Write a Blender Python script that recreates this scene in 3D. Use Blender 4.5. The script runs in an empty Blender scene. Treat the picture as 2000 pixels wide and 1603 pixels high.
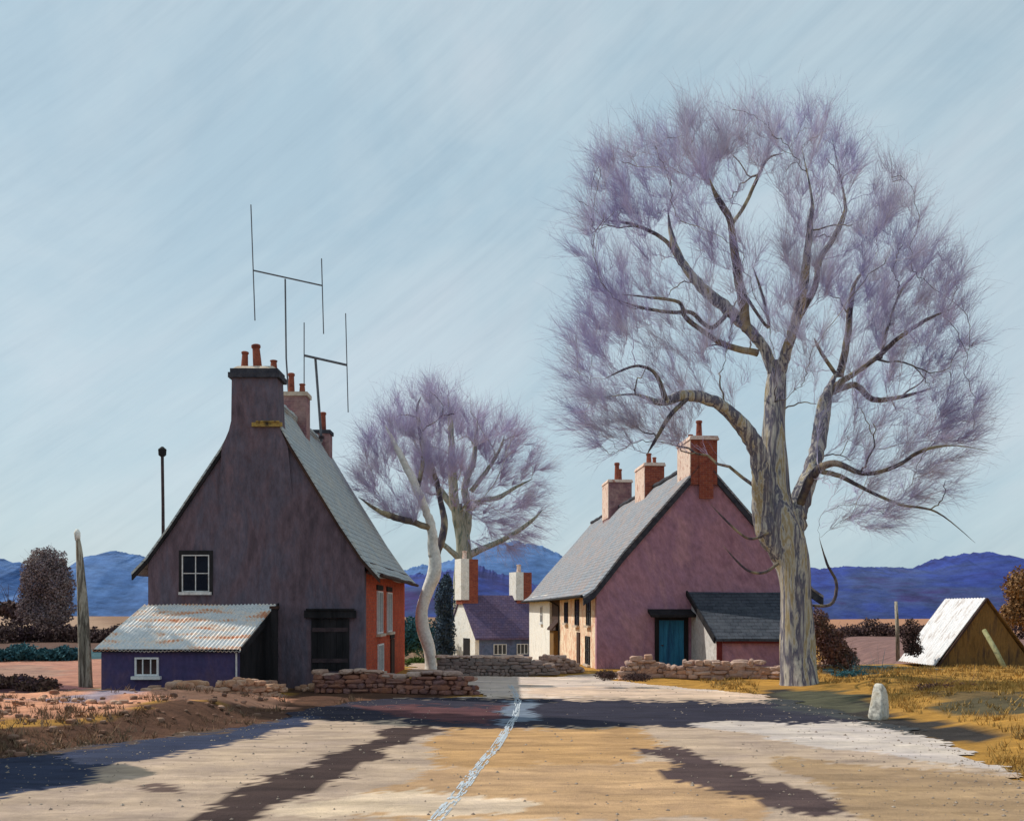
import bpy, bmesh, math, random
import numpy as np
from mathutils import Vector
R = math.radians
random.seed(7); rng = np.random.default_rng(11)
S = bpy.context.scene; C = S.collection
HZ, CH, F = 1190.0, 2.4, 2000.0           # eye level row, eye height, focal length of the view
def P(px, py, Y): return Vector(((px-1000)/F*Y, Y, CH+(HZ-py)/F*Y))
def G(px, py):
    Y = CH*F/(py-HZ); return ((px-1000)/F*Y, Y)

# ------------------------------------------------------------------ objects
def tag(o, label=None, cat=None, group=None, kind=None):
    for k, v in (('label', label), ('category', cat), ('group', group), ('kind', kind)):
        if v: o[k] = v
    return o
def thing(name, loc, label, cat, group=None):
    o = bpy.data.objects.new(name, None); C.objects.link(o); o.location = loc
    o.empty_display_size = .3
    return tag(o, label, cat, group)
def wloc(o):
    v = Vector((0, 0, 0))
    while o: v += o.location; o = o.parent
    return v
class MB:
    def __init__(s): s.v = []; s.f = []; s.n = 0
    def add(s, v, f):
        v = np.asarray(v, dtype=float).reshape(-1, 3)
        s.v.append(v); s.f += [tuple(i+s.n for i in q) for q in f]; s.n += len(v); return s
    def box(s, a, b):
        x0, y0, z0 = a; x1, y1, z1 = b
        return s.add([(x0,y0,z0),(x1,y0,z0),(x1,y1,z0),(x0,y1,z0),(x0,y0,z1),(x1,y0,z1),(x1,y1,z1),(x0,y1,z1)],
                     [(0,3,2,1),(4,5,6,7),(0,1,5,4),(1,2,6,5),(2,3,7,6),(3,0,4,7)])
    def obox(s, o, u, v, n):                 # origin and three edge vectors (u x v = n)
        o, u, v, n = (Vector(k) for k in (o, u, v, n))
        return s.add([o,o+u,o+u+v,o+v,o+n,o+u+n,o+u+v+n,o+v+n],
                     [(0,3,2,1),(4,5,6,7),(0,1,5,4),(1,2,6,5),(2,3,7,6),(3,0,4,7)])
    def hull8(s, b, t):                      # two quads, bottom and top
        return s.add(list(b)+list(t), [(0,3,2,1),(4,5,6,7),(0,1,5,4),(1,2,6,5),(2,3,7,6),(3,0,4,7)])
    def tube(s, pts, rad, k=8, lump=0, cap=True):
        pts = np.array([tuple(p) for p in pts], float); n = len(pts)
        t = np.gradient(pts, axis=0); t /= np.linalg.norm(t, axis=1)[:, None]+1e-9
        ref = np.array([0.31, .95, .05]) if abs(t[0][1]) < .8 else np.array([1., 0, 0])
        u = np.cross(t, ref); u /= np.linalg.norm(u, axis=1)[:, None]; w = np.cross(t, u)
        a = np.arange(k)*2*math.pi/k
        rr = np.array(rad, float)[:, None]*np.ones((n, k))
        if lump:
            ph = rng.random(4)*6
            z = np.arange(n)[:, None]
            rr *= 1+lump*(np.sin(a*2+ph[0]+z*.35)*.5+np.sin(a*3+ph[1]-z*.22)*.4+np.sin(a*5+ph[2]+z*.3)*.3+(rng.random((n, k))-.5)*.12)
        v = pts[:, None]+rr[..., None]*(np.cos(a)[None, :, None]*u[:, None]+np.sin(a)[None, :, None]*w[:, None])
        f = [(i*k+j, i*k+(j+1) % k, (i+1)*k+(j+1) % k, (i+1)*k+j) for i in range(n-1) for j in range(k)]
        if cap: f += [tuple(range(k))[::-1], tuple((n-1)*k+j for j in range(k))]
        return s.add(v.reshape(-1, 3), f)
    def build(s, name, mat, parent=None, smooth=False):
        me = bpy.data.meshes.new(name); v = np.concatenate(s.v)
        if parent is not None: v = v-np.array(wloc(parent))
        me.from_pydata(v.tolist(), [], s.f); me.update()
        if smooth: me.shade_smooth()
        o = bpy.data.objects.new(name, me); C.objects.link(o); me.materials.append(mat)
        if parent is not None: o.parent = parent
        return o

# ------------------------------------------------------------------ materials
def ramp(nt, cols, lo=.32, hi=.68):
    r = nt.nodes.new('ShaderNodeValToRGB'); e = r.color_ramp.elements
    n = len(cols)
    while len(e) < n: e.new(.5)
    for i, c in enumerate(cols):
        e[i].position = lo+(hi-lo)*i/max(1, n-1); e[i].color = (*c, 1)
    return r
def base_mat(name, rough=.9, spec=.2):
    m = bpy.data.materials.new(name); m.use_nodes = True; nt = m.node_tree
    b = nt.nodes['Principled BSDF']; b.inputs['Roughness'].default_value = rough
    b.inputs['Specular IOR Level'].default_value = spec
    return m, nt, b
def coord(nt, scale=(1, 1, 1), rot=(0, 0, 0)):
    tc = nt.nodes.new('ShaderNodeTexCoord'); m0 = nt.nodes.new('ShaderNodeMapping'); mp = nt.nodes.new('ShaderNodeMapping')
    mp.inputs['Scale'].default_value = scale; m0.inputs['Rotation'].default_value = rot
    nt.links.new(tc.outputs['Object'], m0.inputs[0]); nt.links.new(m0.outputs[0], mp.inputs[0]); return mp.outputs[0]
def noise(nt, vec, sc, det=6, rough=.6, dist=0):
    n = nt.nodes.new('ShaderNodeTexNoise'); n.inputs['Scale'].default_value = sc
    n.inputs['Detail'].default_value = det; n.inputs['Roughness'].default_value = rough
    n.inputs['Distortion'].default_value = dist
    if vec is not None: nt.links.new(vec, n.inputs['Vector'])
    return n.outputs[0]
def mixc(nt, f, a, b, mode='MIX'):
    m = nt.nodes.new('ShaderNodeMix'); m.data_type = 'RGBA'; m.blend_type = mode
    for k, v in ((0, f), (6, a), (7, b)):
        if isinstance(v, (int, float)): m.inputs[k].default_value = v
        elif isinstance(v, tuple): m.inputs[k].default_value = (*v, 1)
        else: nt.links.new(v, m.inputs[k])
    return m.outputs[2]
def bump(nt, b, h, st=.4, d=.03):
    n = nt.nodes.new('ShaderNodeBump'); n.inputs['Strength'].default_value = st; n.inputs['Distance'].default_value = d
    nt.links.new(h, n.inputs['Height']); nt.links.new(n.outputs[0], b.inputs['Normal']); return n
def M(name, cols, sc=2.0, stretch=(1, 1, 1), rot=(0, 0, 0), bst=.5, bsc=9, bd=.03, rough=.9, lo=.35, hi=.65, island=0, spec=.2, fine=.25):
    m, nt, b = base_mat(name, rough, spec)
    v = coord(nt, stretch, rot)
    c = ramp(nt, cols, lo, hi); nt.links.new(noise(nt, v, sc, 7, .62, .4), c.inputs[0]); col = c.outputs[0]
    if island:
        g = nt.nodes.new('ShaderNodeNewGeometry'); r2 = ramp(nt, cols, 0, 1)
        nt.links.new(g.outputs['Random Per Island'], r2.inputs[0]); col = mixc(nt, island, col, r2.outputs[0])
    if fine:
        g2 = ramp(nt, [(1-fine,)*3, (1+fine*.5,)*3], .3, .7); nt.links.new(noise(nt, v, sc*6, 5, .7), g2.inputs[0])
        col = mixc(nt, 1.0, col, g2.outputs[0], 'MULTIPLY')
    nt.links.new(col, b.inputs['Base Color'])
    if bst: bump(nt, b, noise(nt, v, bsc, 6, .65), bst, bd)
    return m
def bricks(name, c1, c2, mortar, axes='yz', w=.24, h=.085, msize=.006, patch=None, bst=.5, rough=.9, mix=.5, offs=.5):
    m, nt, b = base_mat(name, rough)
    tc = nt.nodes.new('ShaderNodeTexCoord'); sp = nt.nodes.new('ShaderNodeSeparateXYZ'); cb = nt.nodes.new('ShaderNodeCombineXYZ')
    nt.links.new(tc.outputs['Object'], sp.inputs[0])
    for i, a in enumerate(axes): nt.links.new(sp.outputs['xyz'.index(a)], cb.inputs[i])
    t = nt.nodes.new('ShaderNodeTexBrick'); nt.links.new(cb.outputs[0], t.inputs[0])
    t.inputs['Scale'].default_value = 1; t.inputs['Brick Width'].default_value = w; t.inputs['Row Height'].default_value = h
    t.inputs['Mortar Size'].default_value = msize; t.inputs['Mortar Smooth'].default_value = .3; t.offset = offs
    t.inputs['Color1'].default_value = (*c1, 1); t.inputs['Color2'].default_value = (*c2, 1); t.inputs['Mortar'].default_value = (*mortar, 1)
    v = coord(nt); n1 = noise(nt, v, 1.3, 7, .65, .5)
    col = t.outputs['Color']
    if patch:
        r = ramp(nt, [(0, 0, 0), (1, 1, 1)], .45, .62); nt.links.new(n1, r.inputs[0])
        mm = nt.nodes.new('ShaderNodeMath'); mm.operation = 'MULTIPLY'; mm.inputs[1].default_value = mix; nt.links.new(r.outputs[0], mm.inputs[0])
        col = mixc(nt, mm.outputs[0], col, patch)
    g2 = ramp(nt, [(.7,)*3, (1.15,)*3], .3, .7); nt.links.new(noise(nt, v, 7, 6, .7), g2.inputs[0])
    col = mixc(nt, 1.0, col, g2.outputs[0], 'MULTIPLY'); nt.links.new(col, b.inputs['Base Color'])
    ad = nt.nodes.new('ShaderNodeMath'); ad.operation = 'MULTIPLY_ADD'
    nt.links.new(noise(nt, v, 12, 5, .6), ad.inputs[0]); ad.inputs[1].default_value = .6
    inv = nt.nodes.new('ShaderNodeMath'); inv.operation = 'SUBTRACT'; inv.inputs[0].default_value = 1; nt.links.new(t.outputs['Fac'], inv.inputs[1])
    nt.links.new(inv.outputs[0], ad.inputs[2]); bump(nt, b, ad.outputs[0], bst, .02)
    return m

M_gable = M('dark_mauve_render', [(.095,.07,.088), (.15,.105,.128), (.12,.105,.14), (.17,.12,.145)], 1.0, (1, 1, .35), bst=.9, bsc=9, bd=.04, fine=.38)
M_gside = bricks('red_brick', (.58,.10,.04), (.42,.06,.03), (.36,.14,.09), 'yz', patch=(.30,.05,.03))
M_slateL = bricks('pale_slate', (.48,.53,.54), (.38,.43,.46), (.16,.17,.18), 'yz', .28, .19, .012, patch=(.50,.47,.40), bst=.7, mix=.6)
M_slateP = bricks('weathered_slate', (.31,.34,.38), (.24,.27,.31), (.11,.11,.13), 'yz', .3, .15, .012, patch=(.40,.27,.21), bst=.7, mix=.5)
M_slateD = bricks('dark_slate', (.065,.075,.095), (.045,.055,.072), (.02,.02,.03), 'xz', .3, .12, .010, patch=(.09,.10,.12), bst=.7)
M_slateV = bricks('violet_slate', (.16,.11,.18), (.12,.08,.14), (.05,.04,.07), 'xz', .3, .17, .010, patch=(.09,.08,.18), bst=.7)
M_pink = M('mauve_pink_render', [(.35,.18,.24), (.45,.24,.30), (.38,.21,.29), (.49,.27,.32)], .9, (1, 1, .5), (0, R(25), 0), bst=.9, bsc=9, bd=.04, fine=.3)
M_peach = M('peach_limewash', [(.80,.60,.42), (.90,.78,.60), (.72,.42,.28), (.84,.70,.52)], 1.6, bst=.6, bsc=8)
M_white = M('whitewash', [(.70,.68,.62), (.84,.83,.79), (.78,.74,.66)], 1.8, bst=.6, bsc=6)
M_greyw = M('grey_white_render', [(.48,.46,.45), (.66,.65,.64), (.56,.52,.50)], 1.8, bst=.5, bsc=6)
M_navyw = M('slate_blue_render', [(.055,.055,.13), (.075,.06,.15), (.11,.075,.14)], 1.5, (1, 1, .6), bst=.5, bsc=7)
M_bluew = M('blue_grey_render', [(.09,.13,.24), (.13,.17,.30), (.10,.11,.20)], 1.5, bst=.4)
M_black = M('black_timber', [(.012,.012,.014), (.03,.027,.03)], 3, (1, 1, .2), bst=.5, bsc=10)
M_dark = M('dark_brown_timber', [(.04,.022,.02), (.08,.045,.035)], 3, (1, 1, .2), bst=.4)
M_redtrim = M('dark_red_timber', [(.10,.018,.02), (.16,.03,.03)], 3, bst=.3)
M_frame = M('white_paint', [(.62,.64,.66), (.8,.8,.8)], 6, bst=.3, rough=.6)
M_tealdoor = M('blue_door_paint', [(.02,.13,.25), (.03,.20,.36), (.015,.09,.20)], 3, (1, 1, .15), bst=.3, rough=.6)
M_brick = bricks('chimney_brick', (.34,.09,.05), (.24,.055,.04), (.30,.17,.13), 'xz', .24, .085)
M_brickp = M('pale_brick', [(.62,.44,.36), (.78,.62,.52), (.45,.22,.17)], 3, bst=.6, bsc=10)  # pale brick for caps, pots and the painted sunlit stack faces
M_mauvebrick = bricks('mauve_brick', (.28,.14,.15), (.20,.10,.12), (.30,.21,.21), 'xz', .24, .085, patch=(.50,.34,.30))
M_cap = M('sooty_mortar', [(.03,.032,.045), (.07,.07,.085)], 4, bst=.6)
M_flaunch = M('cream_mortar', [(.45,.36,.28), (.66,.56,.46)], 4, bst=.6)
M_pot = M('terracotta', [(.20,.055,.035), (.30,.09,.055), (.14,.04,.03)], 5, bst=.3, rough=.8)
M_ochst = M('ochre_lichen_stone', [(.05,.04,.03), (.42,.28,.08), (.12,.08,.05)], 4, bst=.5)
M_metal = M('dull_aluminium', [(.06,.07,.09), (.12,.13,.15)], 5, bst=.1, rough=.55, spec=.5)
M_iron = M('rusty_iron', [(.035,.025,.03), (.07,.045,.05)], 5, bst=.3, rough=.7)
M_timber = M('weathered_post', [(.34,.31,.25), (.12,.10,.08), (.50,.46,.38), (.22,.17,.12)], 2.2, (3, 3, .35), bst=.9, bsc=10, bd=.04)
M_olivepost = M('mossy_pole', [(.22,.22,.10), (.34,.33,.18), (.12,.13,.08)], 3, bst=.5)
M_bark = M('pale_bark', [(.08,.08,.12), (.60,.57,.51), (.46,.44,.41), (.20,.18,.21), (.10,.10,.15), (.52,.49,.44), (.34,.26,.13), (.50,.48,.43), (.10,.10,.14)], 1.3, (2.4, 2.4, .28), bst=1, bsc=6, bd=.05, lo=.3, hi=.7)
M_barkg = M('greenish_bark', [(.10,.14,.13), (.30,.30,.22), (.45,.42,.34), (.16,.22,.20)], 2, (2, 2, .4), bst=.8)
M_limb = M('ochre_grey_bark', [(.04,.035,.06), (.30,.25,.16), (.06,.05,.08), (.20,.16,.12), (.44,.38,.25), (.05,.045,.075)], .8, (1, 1, .5), bst=.7, lo=.3, hi=.7)
M_twig = M('lavender_twigs', [(.34,.31,.51), (.46,.43,.64), (.55,.52,.66), (.43,.41,.53)], .35, bst=0, lo=.38, hi=.62, fine=0)
M_twigp = M('purple_twigs', [(.36,.31,.48), (.50,.44,.62), (.56,.52,.62)], .5, bst=0, fine=0)
M_brownf = M('russet_twigs', [(.12,.10,.14), (.21,.16,.17), (.30,.23,.19)], .25, bst=0, island=.5, fine=0)
M_hedge = M('dark_winter_hedge', [(.06,.035,.035), (.10,.06,.05), (.05,.03,.05)], .5, bst=0, island=.5, fine=0)
M_teal = M('teal_bushes', [(.02,.07,.085), (.04,.13,.15), (.03,.09,.13)], .6, bst=0, island=.5, fine=0)
M_shrub = M('maroon_shrub', [(.10,.05,.05), (.20,.10,.09), (.14,.09,.05), (.08,.05,.09)], 1.2, bst=0, island=.6, fine=0)
M_orangef = M('orange_brown_leaves', [(.22,.12,.05), (.34,.19,.08), (.14,.08,.05)], .8, bst=0, island=.6, fine=0)
M_everg = M('dark_evergreen', [(.035,.06,.09), (.05,.085,.13), (.04,.07,.08)], .8, bst=0, island=.5, fine=0)
M_straw = M('brown_boarding', [(.15,.085,.03), (.24,.135,.045), (.10,.06,.035)], 1.8, (2.5, 2.5, .5), bst=.6)
M_tin = M('white_painted_tin', [(.66,.67,.70), (.84,.84,.86), (.52,.47,.45)], 2, (1, 3, 1), bst=.4, rough=.6)
M_stoneg = M('grey_brown_stone', [(.15,.125,.12), (.24,.20,.19), (.34,.25,.22), (.11,.09,.10)], 2, island=.6, bsc=14)
M_stonep = M('pink_buff_stone', [(.42,.26,.20), (.56,.40,.32), (.30,.20,.18), (.50,.28,.18)], 2, island=.6, bsc=14)
M_stoner = M('russet_stone', [(.22,.10,.08), (.34,.14,.08), (.17,.10,.11), (.46,.22,.13)], 2, island=.6, bsc=14)
M_stoneo = M('orange_buff_stone', [(.52,.26,.15), (.62,.36,.22), (.46,.32,.25), (.36,.16,.10)], 2, island=.6, bsc=14)
M_coping = M('pink_mortar_coping', [(.50,.32,.25), (.62,.45,.36), (.40,.22,.16)], 3, bst=.7)
M_milestone = M('whitewashed_stone', [(.30,.28,.25), (.66,.63,.56), (.45,.38,.28)], 4, bst=.8, bsc=9)

def m_rust_tin():
    m, nt, b = base_mat('rusting_corrugated_sheet', .6, .35)
    v = coord(nt, (.55, 2.2, 1)); c = ramp(nt, [(.45,.50,.52), (.78,.77,.75), (.60,.62,.64), (.82,.74,.66), (.70,.46,.33), (.66,.22,.09)], .32, .66)
    nt.links.new(noise(nt, v, 1.9, 7, .62, .5), c.inputs[0])
    nt.links.new(c.outputs[0], b.inputs['Base Color'])
    w = nt.nodes.new('ShaderNodeTexWave'); w.inputs['Scale'].default_value = 2.4; w.inputs['Distortion'].default_value = .3
    nt.links.new(coord(nt), w.inputs[0]); bump(nt, b, w.outputs[1], .5, .03); return m
M_rust = m_rust_tin()
def m_glass():
    m, nt, b = base_mat('window_glass', .08, .6)
    b.inputs['Base Color'].default_value = (.012,.014,.022,1)
    bump(nt, b, noise(nt, coord(nt), 2.5, 2), .08, .02); return m
M_glass = m_glass()
def m_vcol(name, attr, vary, sc, stretch, bst, bsc, bd):
    m, nt, b = base_mat(name, .95, .1)
    a = nt.nodes.new('ShaderNodeVertexColor'); a.layer_name = attr
    v = coord(nt, stretch); g = ramp(nt, [(1-vary,)*3, (1,)*3, (1+vary,)*3], .3, .7); nt.links.new(noise(nt, v, sc, 9, .68, .6), g.inputs[0])
    c = mixc(nt, 1.0, a.outputs[0], g.outputs[0], 'MULTIPLY')
    v2 = coord(nt, (1, 1, 1)); g2 = ramp(nt, [(.82,.80,.84), (1.1,1.06,1.0)], .35, .65); nt.links.new(noise(nt, v2, .8, 8, .7), g2.inputs[0])
    c = mixc(nt, 1.0, c, g2.outputs[0], 'MULTIPLY'); nt.links.new(c, b.inputs['Base Color'])
    bump(nt, b, noise(nt, v2, bsc, 10, .72), bst, bd); return m

# ------------------------------------------------------------------ terrain
def sst(e0, e1, x):
    t = np.clip((x-e0)/(e1-e0), 0, 1); return t*t*(3-2*t)
def vn(x, y, s=1.0, k=0):                    # cheap smooth noise
    return (np.sin(x*s*1.7+k+np.sin(y*s*1.3+k*2)*1.4)+np.sin(y*s*2.1-k*1.7+np.sin(x*s*.9+k)*1.7)+np.sin((x+y)*s*2.9+k*3)*.5)/2.5
def inpoly(x, y, poly):
    r = np.zeros(np.shape(x), bool); n = len(poly)
    for i in range(n):
        x1, y1 = poly[i]; x2, y2 = poly[(i+1) % n]
        if y1 == y2: continue
        c = ((y1 > y) != (y2 > y)) & (x < (x2-x1)*(y-y1)/(y2-y1)+x1); r ^= c
    return r
road_poly = [(-12,4),(-10.6,10),(-9.0,14.2),(-8.2,16.6),(-6.9,18.6),(-5.3,21.2),(-4.9,24.5),(-3.6,27.3),(-1.0,27.9),(-.75,29),(-1.6,31),(-3.5,36),(-4.0,41),(-4.6,48),
             (-3.2,48),(-2.5,41),(-2.3,37.6),(0,36.3),(1.6,36.1),(2.9,38),(3.6,37.5),(3.4,34.4),(4.6,32.4),(6.6,29.5),(7.3,27),(7.7,23),(7.9,20),(7.4,15.5),(7.0,12),(6.6,4)]
def pdist(x, y, poly):                       # distance to the outline
    d = np.full(np.shape(x), 1e9)
    for i in range(len(poly)):
        ax, ay = poly[i]; bx, by = poly[(i+1) % len(poly)]
        t = np.clip(((x-ax)*(bx-ax)+(y-ay)*(by-ay))/((bx-ax)**2+(by-ay)**2), 0, 1)
        d = np.minimum(d, np.hypot(x-ax-t*(bx-ax), y-ay-t*(by-ay)))
    return d
def H(x, y):
    x = np.asarray(x, float); y = np.asarray(y, float)
    ins = inpoly(x, y, road_poly); d = np.where(ins, 0, pdist(x, y, road_poly))
    off = sst(.1, 1.6, d)
    z = off*(.07+.05*vn(x, y, .9))*(1-sst(60, 120, y))
    z = z+off*.12*sst(-5.4, -6.8, x)*sst(15, 19, y)*(1-sst(24, 26, y))
    z = z+off*.24*sst(-5.6, -7.2, x)*sst(17, 21, y)*(1-sst(25.5, 27, y))*(1+.35*vn(x, y, .8, 2))
    z = z+off*.35*sst(8.3, 12, x)*sst(8, 14, y)*(1-sst(30, 45, y))*(.7+.4*vn(x, y, .5, 4))
    z = z-2.15*sst(43, 56, y)*(1-sst(95, 120, y))*sst(-14, -9, x)*(1-sst(20, 30, x))
    z = z+off*sst(-4.6, -5.8, x)*(1-sst(26, 28, y))*(.035*vn(x, y, 4.3, 1)+.022*vn(x, y, 9.1, 4))
    far = sst(90, 200, y)
    z = z+far*(.5*vn(x, y, .02, 1)+.3)+sst(180, 1200, y)*6
    return z
def pixel(x, y):
    y = np.maximum(y, .5); return 1000+x/y*F, HZ+CH/y*F
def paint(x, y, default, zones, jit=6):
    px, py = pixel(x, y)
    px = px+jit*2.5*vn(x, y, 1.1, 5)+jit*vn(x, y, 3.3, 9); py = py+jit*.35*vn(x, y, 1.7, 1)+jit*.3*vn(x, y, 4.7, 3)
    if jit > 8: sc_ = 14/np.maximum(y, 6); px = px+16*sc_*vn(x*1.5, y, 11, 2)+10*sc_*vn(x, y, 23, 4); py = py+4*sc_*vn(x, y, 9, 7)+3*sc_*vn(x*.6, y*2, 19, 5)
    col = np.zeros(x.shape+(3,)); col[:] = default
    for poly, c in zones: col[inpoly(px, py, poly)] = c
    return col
def grid_mesh(name, xs, ys, hf, colf, mat, keep=None, zoff=0):
    X, Yv = np.meshgrid(xs, ys); Z = hf(X, Yv)+zoff
    v = np.stack([X, Yv, Z], -1).reshape(-1, 3); nx = len(xs); ny = len(ys)
    i = (np.arange(ny-1)[:, None]*nx+np.arange(nx-1)[None, :]).reshape(-1)
    f = np.stack([i, i+1, i+nx+1, i+nx], -1)
    if keep is not None: f = f[keep(*(v[f].mean(1)[:, k] for k in (0, 1)))]
    me = bpy.data.meshes.new(name); me.from_pydata(v.tolist(), [], f.tolist()); me.update(); me.shade_smooth()
    col = colf(X, Yv).reshape(-1, 3); ca = me.color_attributes.new('cover', 'FLOAT_COLOR', 'POINT')
    ca.data.foreach_set('color', np.concatenate([col, np.ones((len(col), 1))], 1).astype(np.float32).ravel())
    o = bpy.data.objects.new(name, me); C.objects.link(o); me.materials.append(mat); return o

OCH = (.43,.235,.055); DKB = (.115,.06,.04); ORG = (.66,.33,.21); TEAL = (.045,.10,.12); PNK = (.36,.22,.17); PUR = (.10,.06,.09); CRM = (.52,.44,.35)
zones = [
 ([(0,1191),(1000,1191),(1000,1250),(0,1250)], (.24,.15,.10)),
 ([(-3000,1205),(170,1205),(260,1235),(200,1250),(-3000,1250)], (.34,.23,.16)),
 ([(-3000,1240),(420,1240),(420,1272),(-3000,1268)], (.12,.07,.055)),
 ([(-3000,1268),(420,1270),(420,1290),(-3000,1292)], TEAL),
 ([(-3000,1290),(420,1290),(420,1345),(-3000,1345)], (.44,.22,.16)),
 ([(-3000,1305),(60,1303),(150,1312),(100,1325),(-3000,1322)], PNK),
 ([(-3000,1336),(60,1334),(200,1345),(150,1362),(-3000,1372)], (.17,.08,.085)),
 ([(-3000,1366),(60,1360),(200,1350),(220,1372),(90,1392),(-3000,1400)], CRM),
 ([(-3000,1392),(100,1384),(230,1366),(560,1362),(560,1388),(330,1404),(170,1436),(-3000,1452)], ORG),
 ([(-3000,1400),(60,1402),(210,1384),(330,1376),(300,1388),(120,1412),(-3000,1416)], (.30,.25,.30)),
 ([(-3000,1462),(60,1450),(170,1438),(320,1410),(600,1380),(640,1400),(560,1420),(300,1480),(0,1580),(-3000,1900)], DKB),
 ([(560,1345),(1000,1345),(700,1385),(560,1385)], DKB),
 ([(1000,1191),(5000,1191),(5000,1215),(1000,1215)], (.26,.16,.10)),
 ([(1600,1205),(5000,1205),(5000,1240),(1600,1238)], (.38,.20,.12)),
 ([(1600,1238),(5000,1240),(5000,1290),(1600,1290)], (.20,.12,.11)),
 ([(1600,1290),(5000,1285),(5000,1310),(1600,1300)], OCH),
 ([(1600,1300),(1750,1303),(1850,1315),(1780,1325),(1600,1325)], TEAL),
 ([(1500,1346),(1690,1366),(1730,1398),(1870,1424),(1960,1448),(1900,1452),(1780,1436),(1620,1410),(1480,1384)], (.045,.04,.038)),  # shadow band carried over the verge as dark ground colour
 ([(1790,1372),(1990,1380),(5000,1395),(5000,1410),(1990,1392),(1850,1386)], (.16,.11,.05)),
 ([(1540,1350),(1680,1362),(1700,1392),(1600,1385),(1500,1370)], (.09,.09,.06)),  # tree shade painted into the ground by the trunk
 ([(1780,1386),(3000,1402),(3000,1425),(1900,1412)], (.10,.085,.05)),  # painted shade on the far right verge
 ([(780,1270),(880,1270),(880,1303),(780,1303)], (.07,.12,.03)),
]
M_ground = m_vcol('dry_grass_and_soil', 'cover', .4, 1.6, (.6, 1.6, 1), 1, 5, .08)
def warp(a, lo, hi, n):
    t = np.linspace(math.asinh(lo/a), math.asinh(hi/a), n); return a*np.sinh(t)
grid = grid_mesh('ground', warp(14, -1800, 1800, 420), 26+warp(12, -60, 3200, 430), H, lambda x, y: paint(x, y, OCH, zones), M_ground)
tag(grid, kind='structure')

# road: pale worn surface with its own mud and wheel ruts; dark bands are painted shade
RD = (.44,.34,.26)
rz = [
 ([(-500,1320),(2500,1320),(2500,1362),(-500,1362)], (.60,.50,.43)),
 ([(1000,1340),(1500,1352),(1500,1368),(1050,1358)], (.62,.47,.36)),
 ([(540,1362),(900,1364),(1150,1368),(1400,1372),(1650,1380),(1800,1400),(1800,1424),(1600,1414),(1300,1422),(1100,1420),(900,1426),(780,1410),(620,1410),(500,1404)], (.033,.032,.05)),  # cast shadow across the road, painted into its colour
 ([(680,1378),(980,1382),(960,1412),(800,1406)], (.11,.05,.055)),  # maroon middle of that painted shadow
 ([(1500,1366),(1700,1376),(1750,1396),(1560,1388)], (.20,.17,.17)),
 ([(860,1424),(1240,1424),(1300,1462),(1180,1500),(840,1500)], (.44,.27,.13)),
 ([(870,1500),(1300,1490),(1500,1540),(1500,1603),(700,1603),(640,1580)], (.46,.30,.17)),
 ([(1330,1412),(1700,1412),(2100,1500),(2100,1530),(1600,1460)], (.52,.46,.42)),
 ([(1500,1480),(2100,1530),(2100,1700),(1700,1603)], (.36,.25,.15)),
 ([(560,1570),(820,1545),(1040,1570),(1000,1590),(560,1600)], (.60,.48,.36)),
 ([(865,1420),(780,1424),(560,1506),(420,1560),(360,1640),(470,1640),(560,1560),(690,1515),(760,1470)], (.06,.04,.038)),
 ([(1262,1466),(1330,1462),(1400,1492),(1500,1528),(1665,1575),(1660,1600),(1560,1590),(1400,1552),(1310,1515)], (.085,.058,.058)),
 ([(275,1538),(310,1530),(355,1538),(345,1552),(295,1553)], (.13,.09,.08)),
 ([(-900,1560),(0,1478),(200,1456),(420,1430),(600,1396),(640,1400),(560,1424),(470,1452),(330,1476),(210,1500),(130,1540),(0,1560),(-900,1700)], (.035,.045,.085)),  # shade along the left bank, painted as a blue-black strip
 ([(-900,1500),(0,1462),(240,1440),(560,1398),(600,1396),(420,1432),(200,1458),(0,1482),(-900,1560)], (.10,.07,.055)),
 ([(1500,1352),(1690,1366),(1760,1398),(1900,1432),(1960,1452),(1900,1450),(1800,1436),(1660,1408),(1500,1384)], (.05,.055,.06)),  # painted shadow running on along the right road edge
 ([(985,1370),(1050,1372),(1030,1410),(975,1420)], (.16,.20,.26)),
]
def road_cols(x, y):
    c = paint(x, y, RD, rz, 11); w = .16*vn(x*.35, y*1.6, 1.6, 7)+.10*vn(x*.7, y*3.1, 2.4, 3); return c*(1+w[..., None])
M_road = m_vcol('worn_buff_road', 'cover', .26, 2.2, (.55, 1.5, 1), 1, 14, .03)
# the edge of the road is ragged: faces are kept by a wobbling outline
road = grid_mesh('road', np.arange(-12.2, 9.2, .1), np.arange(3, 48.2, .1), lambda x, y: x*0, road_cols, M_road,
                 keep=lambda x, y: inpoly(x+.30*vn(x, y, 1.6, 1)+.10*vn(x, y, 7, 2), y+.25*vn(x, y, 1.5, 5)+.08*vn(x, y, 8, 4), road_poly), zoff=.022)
tag(road, kind='structure')
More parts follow.
